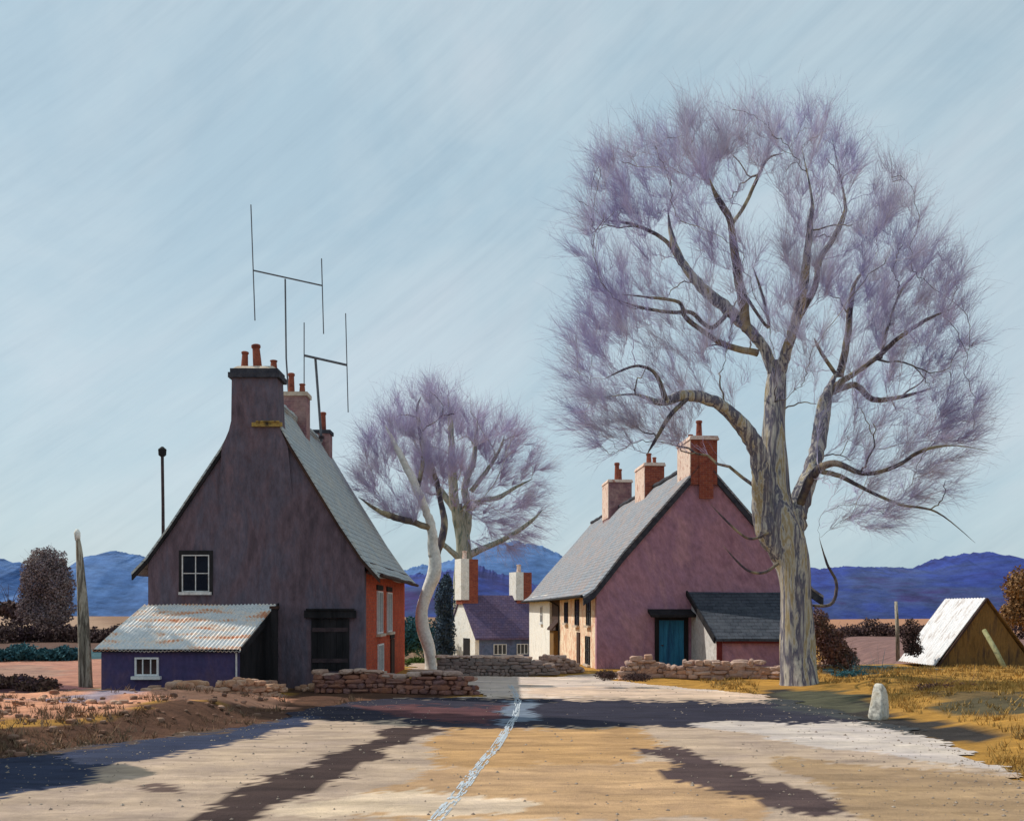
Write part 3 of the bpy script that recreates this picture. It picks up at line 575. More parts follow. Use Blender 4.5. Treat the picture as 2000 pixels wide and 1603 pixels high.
# brick side: windows and a door
xs = hx+W+.0
for (ya, yb, za, zb) in ((32.7, 34.0, 1.62, 3.0), (35.3, 36.6, 1.62, 3.0), (32.9, 34.2, -.0+.35, 1.28)):
    window(house, (xs, ya, za), (0, 1, 0), yb-ya, zb-za, (1, 0, 0), 3, 1, M_frame, M_flaunch, .07)
mb = MB(); mb.obox((xs, 36.3, 0), (0, 1.0, 0), (0, 0, 1.35), (.05, 0, 0)); mb.build('door', M_dark, house)
for (ya, yb, z) in ((32.6, 34.1, 3.03), (35.2, 36.7, 3.03), (36.2, 37.4, 1.37)):
    mb = MB(); mb.obox((xs, ya, z), (0, yb-ya, 0), (0, 0, .16), (.04, 0, 0)); mb.build('lintel', M_black, house)
# the two ridge stacks behind
for (yy, w, zt, pots) in ((33.3, .62, 9.75, ((-.1, 1.0, .11),)), (35.6, .8, 9.75, ((-.18, .72, .11), (.2, .35, .10))), (40.2, .75, 9.25, ((.08, .75, .11),))):
    if yy == 33.3: continue
    mb = MB(); mb.box((hx-w/2, yy-.35, 8.2), (hx+w/2, yy+.35, zt)); c2 = mb.build('chimney', M_mauvebrick, house)
    mb = MB(); mb.box((hx-w/2-.05, yy-.4, zt+.001), (hx+w/2+.05, yy+.4, zt+.14)); mb.build('cap', M_flaunch if yy < 38 else M_cap, c2)
    for a, hh, r in pots: pot(c2, (hx+a, yy, zt+.14), hh, r)
# stovepipe on the far-left slope
fp = thing('stovepipe', (-9.40, 27.3+2.9, 4.0), 'thin dark stovepipe with a cowl above the left eave of the tall house', 'flue')
fx, fy = -10.33, 30.25; zt = P(312, 892, fy)[2]
mb = MB(); mb.tube([(fx+.03, fy, 4.05), (fx+.02, fy, 5.5), (fx, fy, zt)], [.05, .045, .045], 8); mb.build('pipe', M_iron, fp)
mb = MB(); mb.tube([(fx, fy, zt), (fx, fy, zt+.05), (fx, fy, zt+.22), (fx, fy, zt+.3)], [.05, .11, .12, .03], 10); mb.build('cowl', M_black, fp)

# television aerials
def aerial(Y, mast, boom, dips, label, rm=.03):
    a = P(mast[0][0], mast[0][1], Y); root = thing('tv_aerial', a, label, 'aerial', 'television aerials on the left roof')
    mb = MB(); mb.tube([P(p[0], p[1], Y) for p in mast], [rm]*len(mast), 8); mb.build('mast', M_metal, root)
    mb = MB(); mb.tube([P(boom[0][0], boom[0][1], Y-.3), P(boom[1][0], boom[1][1], Y+.3)], [rm*.9]*2, 8); mb.build('boom', M_metal, root)
    for i, (p, q) in enumerate(dips):
        yy = Y-.3 if i == 0 else Y+.3
        mb = MB(); mb.tube([P(*p, yy), P(*q, yy)], [.020, .020], 8); mb.build('dipole', M_metal, root)
    mb = MB(); b = P(mast[0][0], mast[0][1]-8, Y); mb.box((b[0]-.09, b[1]-.07, b[2]-.05), (b[0]+.09, b[1]+.07, b[2]+.05)); mb.build('bracket', M_iron, root)
aerial(35.9, [(568,838), (559,700), (557,545)], [(494,528), (630,558)], [((490,400), (498,626)), ((628,505), (632,652))], 'tall H shaped television aerial, the taller one on the left roof')
aerial(38.6, [(628,862), (622,780), (616,700)], [(594,694), (678,713)], [((594,630), (594,765)), ((675,612), (680,805))], 'shorter H shaped television aerial on a thicker mast on left roof', .05)

# ------------------------------------------------------------------ lean-to shed in front of the gable
sh = thing('lean_to_shed', (-9.2, 27.5, .0), 'low blue grey shed with rusting pale sheet roof against the dark gable', 'shed')
fy = 27.5; bl, br_, fl, fr = -10.72, -6.95, -11.15, -7.34; zb, zf = 2.55, 1.36
def zr(y): return zf+(zb-zf)*(y-fy)/(29.99-fy)
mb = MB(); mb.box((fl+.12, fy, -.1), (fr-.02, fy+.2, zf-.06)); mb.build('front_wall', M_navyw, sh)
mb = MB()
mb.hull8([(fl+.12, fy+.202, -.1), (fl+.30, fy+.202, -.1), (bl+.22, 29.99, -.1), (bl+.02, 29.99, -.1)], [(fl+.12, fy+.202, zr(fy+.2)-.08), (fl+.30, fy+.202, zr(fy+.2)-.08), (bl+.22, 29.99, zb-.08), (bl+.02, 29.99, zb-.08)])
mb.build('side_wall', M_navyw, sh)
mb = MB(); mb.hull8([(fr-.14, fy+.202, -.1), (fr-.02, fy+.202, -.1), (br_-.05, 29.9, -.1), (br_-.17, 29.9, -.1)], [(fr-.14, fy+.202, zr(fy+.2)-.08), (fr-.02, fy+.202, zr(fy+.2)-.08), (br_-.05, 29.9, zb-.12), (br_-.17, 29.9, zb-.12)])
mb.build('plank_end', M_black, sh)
mb = MB(); N = 150; v = []
for j, t in enumerate(np.linspace(-.05, 1, 9)):
    for i in range(N+1):
        s = i/N; x = (fl-.06+(bl-fl)*t)+s*((fr+.08)-(fl-.06)+((br_-fr)-(bl-fl))*t); y = fy+(29.985-fy)*t
        v.append((x, y, zf+(zb-zf)*t+.022*math.sin(i/N*2*math.pi*36)+.012*math.sin(x*3+y)))
mb.add(v, [(j*(N+1)+i, j*(N+1)+i+1, (j+1)*(N+1)+i+1, (j+1)*(N+1)+i) for j in range(8) for i in range(N)]); rf = mb.build('roof', M_rust, sh)
md = rf.modifiers.new('s', 'SOLIDIFY'); md.thickness = .025; md.offset = -1
mb = MB(); mb.box((fl-.05, fy-.12, zf-.10), (fr+.05, fy-.09, zf-.02)); mb.build('gutter', M_black, sh)
mb = MB(); mb.hull8([(fr+.09, fy-.12, zf-.16), (fr+.13, fy-.12, zf-.16), (br_+.13, 29.98, zb-.14), (br_+.09, 29.98, zb-.14)], [(fr+.09, fy-.12, zf+.03), (fr+.13, fy-.12, zf+.03), (br_+.13, 29.98, zb+.04), (br_+.09, 29.98, zb+.04)]); mb.build('barge_board', M_black, sh)
window(sh, (-10.12, fy, .62), (1, 0, 0), .64, .50, (0, -1, 0), 3, 1, M_frame, M_frame, .03)
mb = MB(); mb.tube([(fr-.05, fy-.05, -.05), (fr-.05, fy-.05, zf-.1)], [.025]*2, 8); mb.build('downpipe', M_greyw, sh)
ps = thing('timber_post', (-6.72, 29.2, 0), 'dark square timber post at the right end of the low shed', 'post')
mb = MB(); mb.box((-6.80, 28.9, -.1), (-6.64, 29.06, 2.42)); mb.build('shaft', M_black, ps); mb = MB(); mb.box((-6.84, 28.86, 2.42), (-6.60, 29.10, 2.50)); mb.build('cap', M_dark, ps)

# weathered split post on the left
pp = thing('weathered_post', (*G(168, 1345), 0), 'tall split weathered timber post with pale top left of the low shed', 'post')
Y = 31.0
mb = MB(); mb.tube(smooth_path([P(163,1350,Y), P(162,1250,Y), P(159,1150,Y), P(155,1080,Y), P(152,1050,Y)], 6), np.interp(np.arange(25), [0, 8, 16, 24], [.13, .15, .11, .06]), 9, .12); mb.build('shaft', M_timber, pp, True)
mb = MB(); mb.tube(smooth_path([P(174,1346,Y-.1), P(173,1280,Y-.1), P(169,1200,Y-.05), P(162,1120,Y)], 5), np.interp(np.arange(16), [0, 15], [.11, .05]), 8, .2); mb.build('strut', M_timber, pp, True)
mb = MB(); mb.tube([P(152,1055,Y), P(151,1040,Y), P(151,1033,Y)], [.07, .09, .04], 9, .1); mb.build('cap', M_white, pp, True)

# ------------------------------------------------------------------ mauve cottage row on the right
ax = V3((-.0683, .9977, 0)); bx = V3((.9977, .0683, 0)); O0 = V3((3.30, 40, 0)); GW = 8.5
def L(b, s, z): return O0+bx*b+ax*s+V3((0, 0, z))
row = thing('cottage_row', O0, 'long cottage row with mauve pink gable and peach front wall behind the tallest tree', 'house')
ev, rg = 3.25, 8.15; LEN = 30
wp = [(0, -2), (GW, -2), (GW, ev), (GW*.5, rg), (0, ev)]
for s0, s1, m_, nm in ((0, .35, M_pink, 'gable_wall'), (LEN-.35, LEN, M_white, 'gable_wall')):
    mb = MB(); v = [L(a, s0, z) for a, z in wp]+[L(a, s1, z) for a, z in wp]; mb.add(v, [tuple(range(5)), tuple(range(9, 4, -1))]+[(i, i+5, (i+1) % 5+5, (i+1) % 5) for i in range(5)]); mb.build(nm, m_, row)
def lbox(b0, b1, s0, s1, z0, z1, name, m_, par=row):
    mb = MB(); mb.hull8([L(b0, s0, z0), L(b1, s0, z0), L(b1, s1, z0), L(b0, s1, z0)], [L(b0, s0, z1), L(b1, s0, z1), L(b1, s1, z1), L(b0, s1, z1)]); return mb.build(name, m_, par)
tag(lbox(0, .35, .352, 12.5, -2, ev, 'front_wall', M_peach), 'peach limewashed front wall')
lbox(.02, .35, 12.502, 16.5, -2, ev, 'front_wall', M_dark)
tag(lbox(-.10, .35, 16.502, LEN-.352, -2, ev, 'front_wall', M_white), 'bright whitewashed front wall')
lbox(GW-.35, GW, .352, LEN-.352, -2, ev, 'back_wall', M_pink)
# roof
def row_roof(sgn):
    mb = MB(); mid = GW/2; prr = [(mid, rg+.18), (mid-sgn*1.4, rg+.18-1.4*1.14), (mid-sgn*3.2, rg+.18-3.2*1.14), (mid-sgn*4.35, ev-.02), (mid-sgn*4.78, ev-.30)]
    ss = np.linspace(-.15, LEN+.15, 40); v = []
    for dz in (0, -.1):
        for s in ss:
            for a, z in prr: v.append(L(a, s, z+dz+.025*math.sin(s*.9+a)+.02*math.sin(s*2.3)))
    n = 5; N = n*40; f = []
    for j in range(39):
        for i in range(4):
            q = j*n+i; f += [(q, q+n, q+n+1, q+1), (N+q, N+q+1, N+q+n+1, N+q+n)]
        f.append((j*n+4, (j+1)*n+4, N+(j+1)*n+4, N+j*n+4))
    for e in (0, 39*n):
        for i in range(4): f.append((e+i, e+i+1, N+e+i+1, N+e+i))
    mb.add(v, f); mb.build('roof_slope', M_slateP, row)
    mb = MB()
    for (a, z), (c, d) in zip(prr[:-1], prr[1:]):
        mb.hull8([L(a, -.13, z-.40), L(c, -.13, d-.40), L(c, -.004, d-.40), L(a, -.004, z-.40)], [L(a, -.13, z-.103), L(c, -.13, d-.103), L(c, -.004, d-.103), L(a, -.004, z-.103)])
    mb.build('barge_board', M_cap, row)
row_roof(1); row_roof(-1)
mb = MB(); mb.tube([L(GW/2, s, rg+.2+.02*math.sin(s*3)) for s in np.linspace(-.15, LEN+.15, 60)], [.12]*60, 8); mb.build('ridge_tiles', M_cap, row, True)
lbox(-.42, -.02, .0, LEN, ev-.34, ev-.25, 'soffit', M_dark)
mb = MB(); mb.tube([L(-.60, -.12, ev-.33), L(-.60, LEN/2, ev-.36), L(-.60, LEN+.1, ev-.33)], [.06]*3, 8); mb.build('gutter', M_black, row)
mb = MB(); mb.tube([L(-.58, 12.3, ev-.38), L(-.2, 12.3, ev-.6), L(-.07, 12.3, ev-.7), L(-.07, 12.3, -.2)], [.04]*4, 8); mb.build('downpipe', M_black, row)
# chimneys
def chimney(b, s, w, dpt, z0, z1, pots, mat, par=row, capm=None):
    mb = MB(); mb.hull8([L(b-w/2, s-dpt/2, z0), L(b+w/2, s-dpt/2, z0), L(b+w/2, s+dpt/2, z0), L(b-w/2, s+dpt/2, z0)], [L(b-w/2, s-dpt/2, z1), L(b+w/2, s-dpt/2, z1), L(b+w/2, s+dpt/2, z1), L(b-w/2, s+dpt/2, z1)]); c = mb.build('chimney', mat, par)
    e = .003; mb = MB(); q = b-w/2; mb.hull8([L(q-.03, s-dpt/2, z0+.3), L(q-e, s-dpt/2, z0+.3), L(q-e, s+dpt/2, z0+.3), L(q-.03, s+dpt/2, z0+.3)], [L(q-.03, s-dpt/2, z1), L(q-e, s-dpt/2, z1), L(q-e, s+dpt/2, z1), L(q-.03, s+dpt/2, z1)]); mb.build('sunlit_face', M_brickp, c)  # paler slab paints sunlight onto the left face of the stack
    mb = MB(); mb.hull8([L(b-w/2-.07, s-dpt/2-.07, z1+.002), L(b+w/2+.07, s-dpt/2-.07, z1+.002), L(b+w/2+.07, s+dpt/2+.07, z1+.002), L(b-w/2-.07, s+dpt/2+.07, z1+.002)], [L(b-w/2-.02, s-dpt/2-.02, z1+.16), L(b+w/2+.02, s-dpt/2-.02, z1+.16), L(b+w/2+.02, s+dpt/2+.02, z1+.16), L(b-w/2-.02, s+dpt/2+.02, z1+.16)]); mb.build('cap', capm or M_brickp, c)
    for a, d_, hh, r in pots: pot(c, tuple(L(b+a, s+d_, z1+.14)), hh, r)
    return c
c = chimney(GW/2-.02, .95, 1.05, 2.2, 7.3, 9.05, ((-.05, -.5, .72, .12), (-.2, .3, .3, .1)), M_brick)
mb = MB(); mb.hull8([L(GW/2-.22, -.19, 6.75), L(GW/2+.34, -.19, 6.75), L(GW/2+.34, -.135, 6.75), L(GW/2-.22, -.135, 6.75)], [L(GW/2-.22, -.19, 9.04), L(GW/2+.34, -.19, 9.04), L(GW/2+.34, -.135, 9.04), L(GW/2-.22, -.135, 9.04)]); mb.build('chimney_breast', M_brick, c)
chimney(GW/2, 10.5, .95, 2.4, 7.4, 9.35, ((-.1, -.3, .6, .13), (.3, .3, .5, .1)), M_brick)
chimney(GW/2+.0, 20.0, 1.35, 2.2, 7.4, 9.75, ((-.05, -.3, 1.1, .15), (.2, .2, .8, .13)), M_mauvebrick)
# windows on the peach front (seen very obliquely)
nrm = -bx
for s0, w, z0, h in ((1.5, 1.1, 1.75, 1.15), (5.0, 1.3, 1.7, 1.15), (9.0, 1.3, 1.75, 1.0), (1.7, 1.2, .15, 1.15)):
    window(row, L(0, s0+w, z0), -ax, w, h, nrm, 2, 2, M_black, M_flaunch, .05)
mb = MB(); mb.obox(L(0, 5.6, -.1), -ax*.9, V3((0, 0, 1.5)), nrm*.05); mb.build('door', M_dark, row)
window(row, L(-.10, 21.5, 1.6), -ax, 1.2, 1.0, nrm, 2, 2, M_frame, M_frame, .05)
pc = thing('porch', L(-.5, 14.5, 0), 'brown timber porch on the cottage row beside the white front wall', 'porch')
mb = MB(); mb.hull8([L(-.3, 12.7, -1), L(-.02, 12.7, -1), L(-.02, 14.6, -1), L(-.3, 14.6, -1)], [L(-.3, 12.7, 1.3), L(-.02, 12.7, 1.3), L(-.02, 14.6, 1.3), L(-.3, 14.6, 1.3)])
mb.build('wall', M_straw, pc); mb = MB(); mb.hull8([L(-.42, 12.5, 1.32), L(-.0, 12.5, 1.8), L(-.0, 14.8, 1.8), L(-.42, 14.8, 1.32)], [L(-.42, 12.5, 1.40), L(-.0, 12.5, 1.88), L(-.0, 14.8, 1.88), L(-.42, 14.8, 1.40)]); mb.build('roof', M_dark, pc)
# blue door under its hood
dw = MB()
for i in range(5): dw.hull8([L(2.46+i*.20, -.05, .02), L(2.65+i*.20, -.05, .02), L(2.65+i*.20, .0, .02), L(2.46+i*.20, .0, .02)], [L(2.46+i*.20, -.05, 1.98), L(2.65+i*.20, -.05, 1.98), L(2.65+i*.20, .0, 1.98), L(2.46+i*.20, .0, 1.98)])
dr = dw.build('door', M_tealdoor, row)
mb = MB(); mb.tube([L(2.58, -.05, 1.0), L(2.58, -.10, 1.0), L(2.62, -.12, 1.0)], [.03, .02, .03], 8); mb.build('handle', M_iron, dr)
for b0, b1, z0, z1 in ((2.30, 2.455, 0, 2.12), (3.465, 3.62, 0, 2.12), (2.456, 3.464, 1.985, 2.12)): lbox(b0, b1, -.09, -.001, z0, z1, 'door_frame', M_black)
mb = MB(); mb.hull8([L(2.02, -.7, 2.10), L(3.85, -.7, 2.10), L(3.85, -.001, 2.30), L(2.02, -.001, 2.30)], [L(2.02, -.7, 2.20), L(3.85, -.7, 2.20), L(3.85, -.001, 2.42), L(2.02, -.001, 2.42)]); mb.build('door_hood', M_black, row)

# lean-to with dark roof against the mauve gable
lt = thing('lean_to_outhouse', (9, 38.5, 0), 'lean-to outhouse with dark slate roof against the mauve gable', 'outhouse')
bxl, bxr, fxl, fxr = 6.98, 10.6, 7.42, 10.6; by, fy2 = 40.15, 37.2; zb2, zf2 = 3.08, 1.42
def Q(t, s, z): x0 = fxl+(bxl-fxl)*t; x1 = fxr+(bxr-fxr)*t; return (x0+(x1-x0)*s, fy2+(by-fy2)*t, z)
mb = MB(); N = 14; v = [Q(-.05+1.05*j/N, s, zf2+(zb2-zf2)*(-.05+1.05*j/N)+dz+.012*math.sin(j*1.9+s*5)) for dz in (0, -.09) for j in range(N+1) for s in (-.02, .25, .5, .75, 1.02)]
K = 5; NN = (N+1)*K; f = [(j*K+i, j*K+i+1, (j+1)*K+i+1, (j+1)*K+i) for j in range(N) for i in range(4)]+[(NN+j*K+i, NN+(j+1)*K+i, NN+(j+1)*K+i+1, NN+j*K+i+1) for j in range(N) for i in range(4)]
f += [(j*K, (j+1)*K, NN+(j+1)*K, NN+j*K) for j in range(N)]+[(j*K+4, NN+j*K+4, NN+(j+1)*K+4, (j+1)*K+4) for j in range(N)]+[(i, NN+i, NN+i+1, i+1) for i in range(4)]
mb.add(v, f); mb.build('roof', M_slateD, lt)
mb = MB(); mb.hull8([Q(0, .015, 0), Q(0, .06, 0), Q(1, .06, 0), Q(1, .015, 0)], [Q(0, .015, zf2-.1), Q(0, .06, zf2-.1), Q(1, .06, zb2-.1), Q(1, .015, zb2-.1)]); mb.build('side_wall', M_greyw, lt)
mb = MB(); mb.box((fxl+.22, fy2+.1, 0), (fxr-.1, fy2+.3, zf2-.1)); mb.build('front_wall', M_pink, lt)
mb = MB(); mb.box((fxl+.03, fy2-.02, 0), (fxl+.21, fy2+.16, zf2-.12)); mb.build('corner_post', M_redtrim, lt)
mb = MB(); mb.box((fxl+.22, fy2-.10, zf2-.24), (fxr, fy2-.06, zf2-.09)); mb.build('fascia', M_redtrim, lt)
mb = MB(); mb.hull8([Q(-.05, -.045, zf2-.24), Q(-.05, -.025, zf2-.24), Q(1, -.025, zb2-.14), Q(1, -.045, zb2-.14)], [Q(-.05, -.045, zf2-.02), Q(-.05, -.025, zf2-.02), Q(1, -.025, zb2+.06), Q(1, -.045, zb2+.06)]); mb.build('barge_board', M_black, lt)
mb = MB(); mb.tube([(fxr+.02, fy2-.08, 0), (fxr+.02, fy2-.08, zf2-.05)], [.035]*2, 8); mb.build('downpipe', M_cap, lt)

# ------------------------------------------------------------------ far cottage in the dip
fa = R(24); fu = V3((math.cos(fa), math.sin(fa), 0)); fv = V3((-math.sin(fa), math.cos(fa), 0)); FO = V3((-3.75, 51.5, -1.7)); FL, FW = 9.5, 5.5
FO = P(928, 1275, 72); FO.z = -2.15
def FQ(a, b, z): return FO+fu*a+fv*b+V3((0, 0, z))
fc = thing('small_cottage', FO, 'small far cottage with white end wall, violet slate roof and brick chimneys', 'cottage')
fe, fr_ = 2.55, 5.45
# the white end faces left: skewed so that it shows
def FG(b, z): return FQ(0, b, z)
wp = [(0, 0), (FW, 0), (FW, fe), (FW/2, fr_), (0, fe)]
mb = MB(); v = [FG(a, z) for a, z in wp]+[FG(a, z)+fu*.3 for a, z in wp]; mb.add(v, [tuple(range(5))[::-1], tuple(range(5, 10))]+[(i, (i+1) % 5, (i+1) % 5+5, i+5) for i in range(5)]); mb.build('end_wall', M_white, fc)
mb = MB(); mb.hull8([FQ(.302, 0, 0), FQ(FL, 0, 0), FQ(FL, .3, 0), FQ(.302, .3, 0)], [FQ(.302, 0, fe), FQ(FL, 0, fe), FQ(FL, .3, fe), FQ(.302, .3, fe)]); mb.build('front_wall', M_bluew, fc)
mb = MB(); v = [FQ(FL, a, z) for a, z in wp]+[FQ(FL+.3, a, z) for a, z in wp]; mb.add(v, [tuple(range(5))[::-1], tuple(range(5, 10))]+[(i, (i+1) % 5, (i+1) % 5+5, i+5) for i in range(5)]); mb.build('end_wall', M_bluew, fc)
for b0, b1 in ((-.25, FW/2), (FW+.25, FW/2)):
    za = fe-.14; mb = MB(); xa0 = xa1 = -.08
    mb.hull8([FQ(xa0, b0, za), FQ(FL+.4, b0, za), FQ(FL+.4, b1, fr_+.02), FQ(xa1, b1, fr_+.02)], [FQ(xa0, b0, za+.12), FQ(FL+.4, b0, za+.12), FQ(FL+.4, b1, fr_+.16), FQ(xa1, b1, fr_+.16)]); mb.build('roof_slope', M_slateV, fc)
for a, w, zt, mm in ((-.15, 1.25, 8.2, M_brick), (4.2, 1.2, 7.3, M_brick)):
    mb = MB(); mb.hull8([FQ(a, FW/2-.6, fr_-.5), FQ(a+w, FW/2-.6, fr_-.5), FQ(a+w, FW/2+.6, fr_-.5), FQ(a, FW/2+.6, fr_-.5)], [FQ(a, FW/2-.6, zt), FQ(a+w, FW/2-.6, zt), FQ(a+w, FW/2+.6, zt), FQ(a, FW/2+.6, zt)]); cc = mb.build('chimney', mm, fc)
    mb = MB(); mb.hull8([FQ(a-.1, FW/2-.65, fr_-.2), FQ(a+w*.42, FW/2-.65, fr_-.2), FQ(a+w*.42, FW/2-.603, fr_-.2), FQ(a-.1, FW/2+.6, fr_-.2)], [FQ(a-.1, FW/2-.65, zt+.02), FQ(a+w*.42, FW/2-.65, zt+.02), FQ(a+w*.42, FW/2-.603, zt+.02), FQ(a-.1, FW/2+.6, zt+.02)]); mb.build('sunlit_face', M_white, cc)  # white slab paints the sunlit left side of the stack
    pot(cc, tuple(FQ(a+w*.35, FW/2, zt)), .6, .17, M_brickp)
for a, w in ((1.4, 1.0), (3.2, .9)): window(fc, FQ(a, 0, 1.35), fu, w, .75, -fv, 3, 1, M_frame, None, .06)
dd = MB(); q0 = FG(1.0, .2); q1 = FG(2.2, .2); nn = (q0-q1).cross(V3((0, 0, 1))).normalized(); nn = nn if nn.x < 0 else -nn
dd.obox(q1+nn*.0, q0-q1, V3((0, 0, 2.3)), nn*.05); dd.build('door', M_black, fc)

# ------------------------------------------------------------------ stones
bm = bmesh.new(); bmesh.ops.create_icosphere(bm, subdivisions=2, radius=1); icv = np.array([v.co[:] for v in bm.verts]); icf = [tuple(v.index for v in f.verts) for f in bm.faces]; bm.free()
bm = bmesh.new(); bmesh.ops.create_icosphere(bm, subdivisions=3, radius=1); ic3v = np.array([v.co[:] for v in bm.verts]); ic3f = [tuple(v.index for v in f.verts) for f in bm.faces]; bm.free()
def stone(mb, c, s, yaw, hi=False):
    v = (ic3v if hi else icv).copy(); v = np.sign(v)*np.abs(v)**random.uniform(.38, .7)
    a = rng.normal(size=(3, 3))*.35; v = v*(1+.15*np.sin(v@a.T*6+rng.random(3)*6))
    v = v*np.array(s); ca, sa = math.cos(yaw), math.sin(yaw); v = np.stack([v[:, 0]*ca-v[:, 1]*sa, v[:, 0]*sa+v[:, 1]*ca, v[:, 2]], 1)
    mb.add(v+np.array(c), ic3f if hi else icf)
def stone_wall(name, path, th, mat, label, cap=None, course=.13, slen=.30, group=None, cat='wall', jit=1.0, core=None):
    """path: (x, y, height) points"""
    p = np.array(path, float); seg = np.hypot(np.diff(p[:, 0]), np.diff(p[:, 1])); cum = np.concatenate([[0], np.cumsum(seg)]); Lt = cum[-1]
    at = lambda s: (np.interp(s, cum, p[:, 0]), np.interp(s, cum, p[:, 1]), np.interp(s, cum, p[:, 2]))
    root = thing(name, (p[0][0], p[0][1], 0), label, cat, group); mb = MB(); ss = np.linspace(0.06, Lt-.06, max(8, int(Lt/.4)))
    xy = np.array([at(s) for s in ss]); t = np.gradient(xy[:, :2], axis=0); t /= np.linalg.norm(t, axis=1)[:, None]; nn = np.stack([-t[:, 1], t[:, 0]], 1); hw = th/2-.09
    zg = H(xy[:, 0], xy[:, 1]); A = xy[:, :2]-nn*hw; B = xy[:, :2]+nn*hw; top = zg+np.maximum(xy[:, 2]-.1, .03)
    n = len(ss); v = [(*A[i], zg[i]-.2) for i in range(n)]+[(*B[i], zg[i]-.2) for i in range(n)]+[(*B[i], top[i]) for i in range(n)]+[(*A[i], top[i]) for i in range(n)]
    f = []
    for k in range(4): f += [(k*n+i, ((k+1) % 4)*n+i, ((k+1) % 4)*n+i+1, k*n+i+1) for i in range(n-1)]
    f += [(0, n, 2*n, 3*n), (n-1, 4*n-1, 3*n-1, 2*n-1)]; mb.add(v, f)
    for c in range(12):
        s = random.uniform(0, .2)
        while s < Lt:
            l = slen*random.choice((.45, .7, .8, 1, 1.3, 1.8)); x, y, h = at(s+l/2); z = c*course+course*.5
            if z < h+.03*random.random():
                i = min(n-1, int((s+l/2)/Lt*n)); yaw = math.atan2(t[i][1], t[i][0]); z0 = float(H(x, y))
                for sd in (-1, 1):
                    stone(mb, (x+nn[i][0]*sd*hw+random.uniform(-.02, .02)*jit, y+nn[i][1]*sd*hw, z0+z+random.uniform(-.02, .02)*jit), (l*.52, .12, course*.56*random.uniform(.7, 1.3)), yaw+random.uniform(-.08, .08)*jit)
            s += l
    mb.build('stonework', mat, root)
    if cap:
        mb = MB(); s = 0
        while s < Lt:
            l = random.uniform(.25, .5); x, y, h = at(min(s+l/2, Lt)); i = min(n-1, int((s+l/2)/Lt*n)); yaw = math.atan2(t[i][1], t[i][0])
            stone(mb, (x, y, float(H(x, y))+h+.03+random.uniform(-.02, .03)), (l*.55, th*.52, .06*random.uniform(.8, 1.4)), yaw+random.uniform(-.1, .1)); s += l
        mb.build('coping', cap, root)
    return root
stone_wall('stone_wall', [(-5.6,29.2,.60),(-5.1,29.05,.45),(-4.5,28.9,.58),(-3.7,28.8,.50),(-3.2,28.75,.40),(-2.6,28.7,.52),(-1.75,28.7,.56),(-1.35,28.8,.48),(-1.15,29.0,.25)], .55, M_stoner, 'low russet stone garden wall with rounded end at foot of the red brick house', M_stonep)
stone_wall('stone_wall', [(-2.75,37.2,.70),(-1.9,37.1,.62),(-1.2,37.05,.68),(-.4,36.95,.60),(.3,36.9,.66),(.8,36.95,.50),(1.4,37.0,.30)], .5, M_stoneg, 'low grey stone wall with pink coping in front of the far cottage', M_coping)
stone_wall('stone_wall', [(1.0,37.6,.70),(1.5,37.9,.62),(2.0,38.3,.55),(2.5,38.8,.30)], .45, M_stonep, 'short tumbled stretch of buff wall beside the peach cottage front', None, jit=2.5)
stone_wall('stone_wall', [(3.6,34.9,.25),(4.1,34.9,.66),(4.8,34.8,.70),(5.3,34.7,.45),(6.0,34.5,.55),(6.8,34.3,.52),(7.6,34.2,.60),(8.4,34.0,.50),(8.9,33.7,.42)], .55, M_stonep, 'broken pinkish rubble wall below the blue door and lean-to outhouse', None, jit=2.2, course=.15, slen=.34)
stone_wall('stone_wall', [(-10.2,26.6,.12),(-9.2,26.5,.22),(-8.3,26.3,.42),(-7.7,26.2,.30),(-7.1,26.3,.40),(-6.6,26.9,.45),(-6.35,27.6,.35)], .5, M_stoneo, 'crumbling orange buff rubble wall in front of the low shed', None, jit=2.5, course=.14)
# loose stones
def loose(name, c, r, n, mat, label, cat='stones', s0=.13):
    z = float(H(*c)); root = thing(name, (c[0], c[1], z), label, cat); mb = MB()
    for _ in range(n):
        a = random.uniform(0, 6.3); d = random.random()**.7; x = c[0]+math.cos(a)*r[0]*d; y = c[1]+math.sin(a)*r[1]*d; s = s0*random.uniform(.5, 1.3)
        stone(mb, (x, y, float(H(x, y))+s*.35+.25*(1-d)*r[1]*.5), (s, s*.8, s*.6), a)
    mb.build('stones', mat, root, True)[('kind')] = 'stuff'
loose('rubble_heap', G(150,1412), (1.4, .4), 16, M_stoneo, 'scatter of orange clods along the bank left of the low shed', s0=.08)
loose('rubble_heap', G(612,1352), (.45, .35), 26, M_stoneo, 'small heap of orange stones at the foot of the dark gable')
loose('rubble_heap', G(1222,1322), (.7, .4), 34, M_stonep, 'small heap of pale stones at the mauve cottage corner')
# milestone
mx, my = G(1715, 1404); ms = thing('milestone', (mx, my, 0), 'squat whitewashed roadside stone on the ochre verge right of the tree', 'milestone')
v = ic3v.copy(); v = np.sign(v)*np.abs(v)**.42; z = (v[:, 2]+1)/2; w = 1-.5*z**1.5
v2 = np.stack([v[:, 0]*.20*w, v[:, 1]*.20*w, z*.80-.06], 1); v2[:, 2] += np.where(z > .5, -.10*v[:, 0], 0); v2 += .012*np.sin(v2*27+1)
a = R(38); v2 = np.stack([v2[:, 0]*math.cos(a)-v2[:, 1]*math.sin(a)+.06*z, v2[:, 0]*math.sin(a)+v2[:, 1]*math.cos(a), v2[:, 2]], 1)
mb = MB(); mb.add(v2+np.array([mx, my, float(H(mx, my))]), ic3f); mb.build('stone', M_milestone, ms, True)

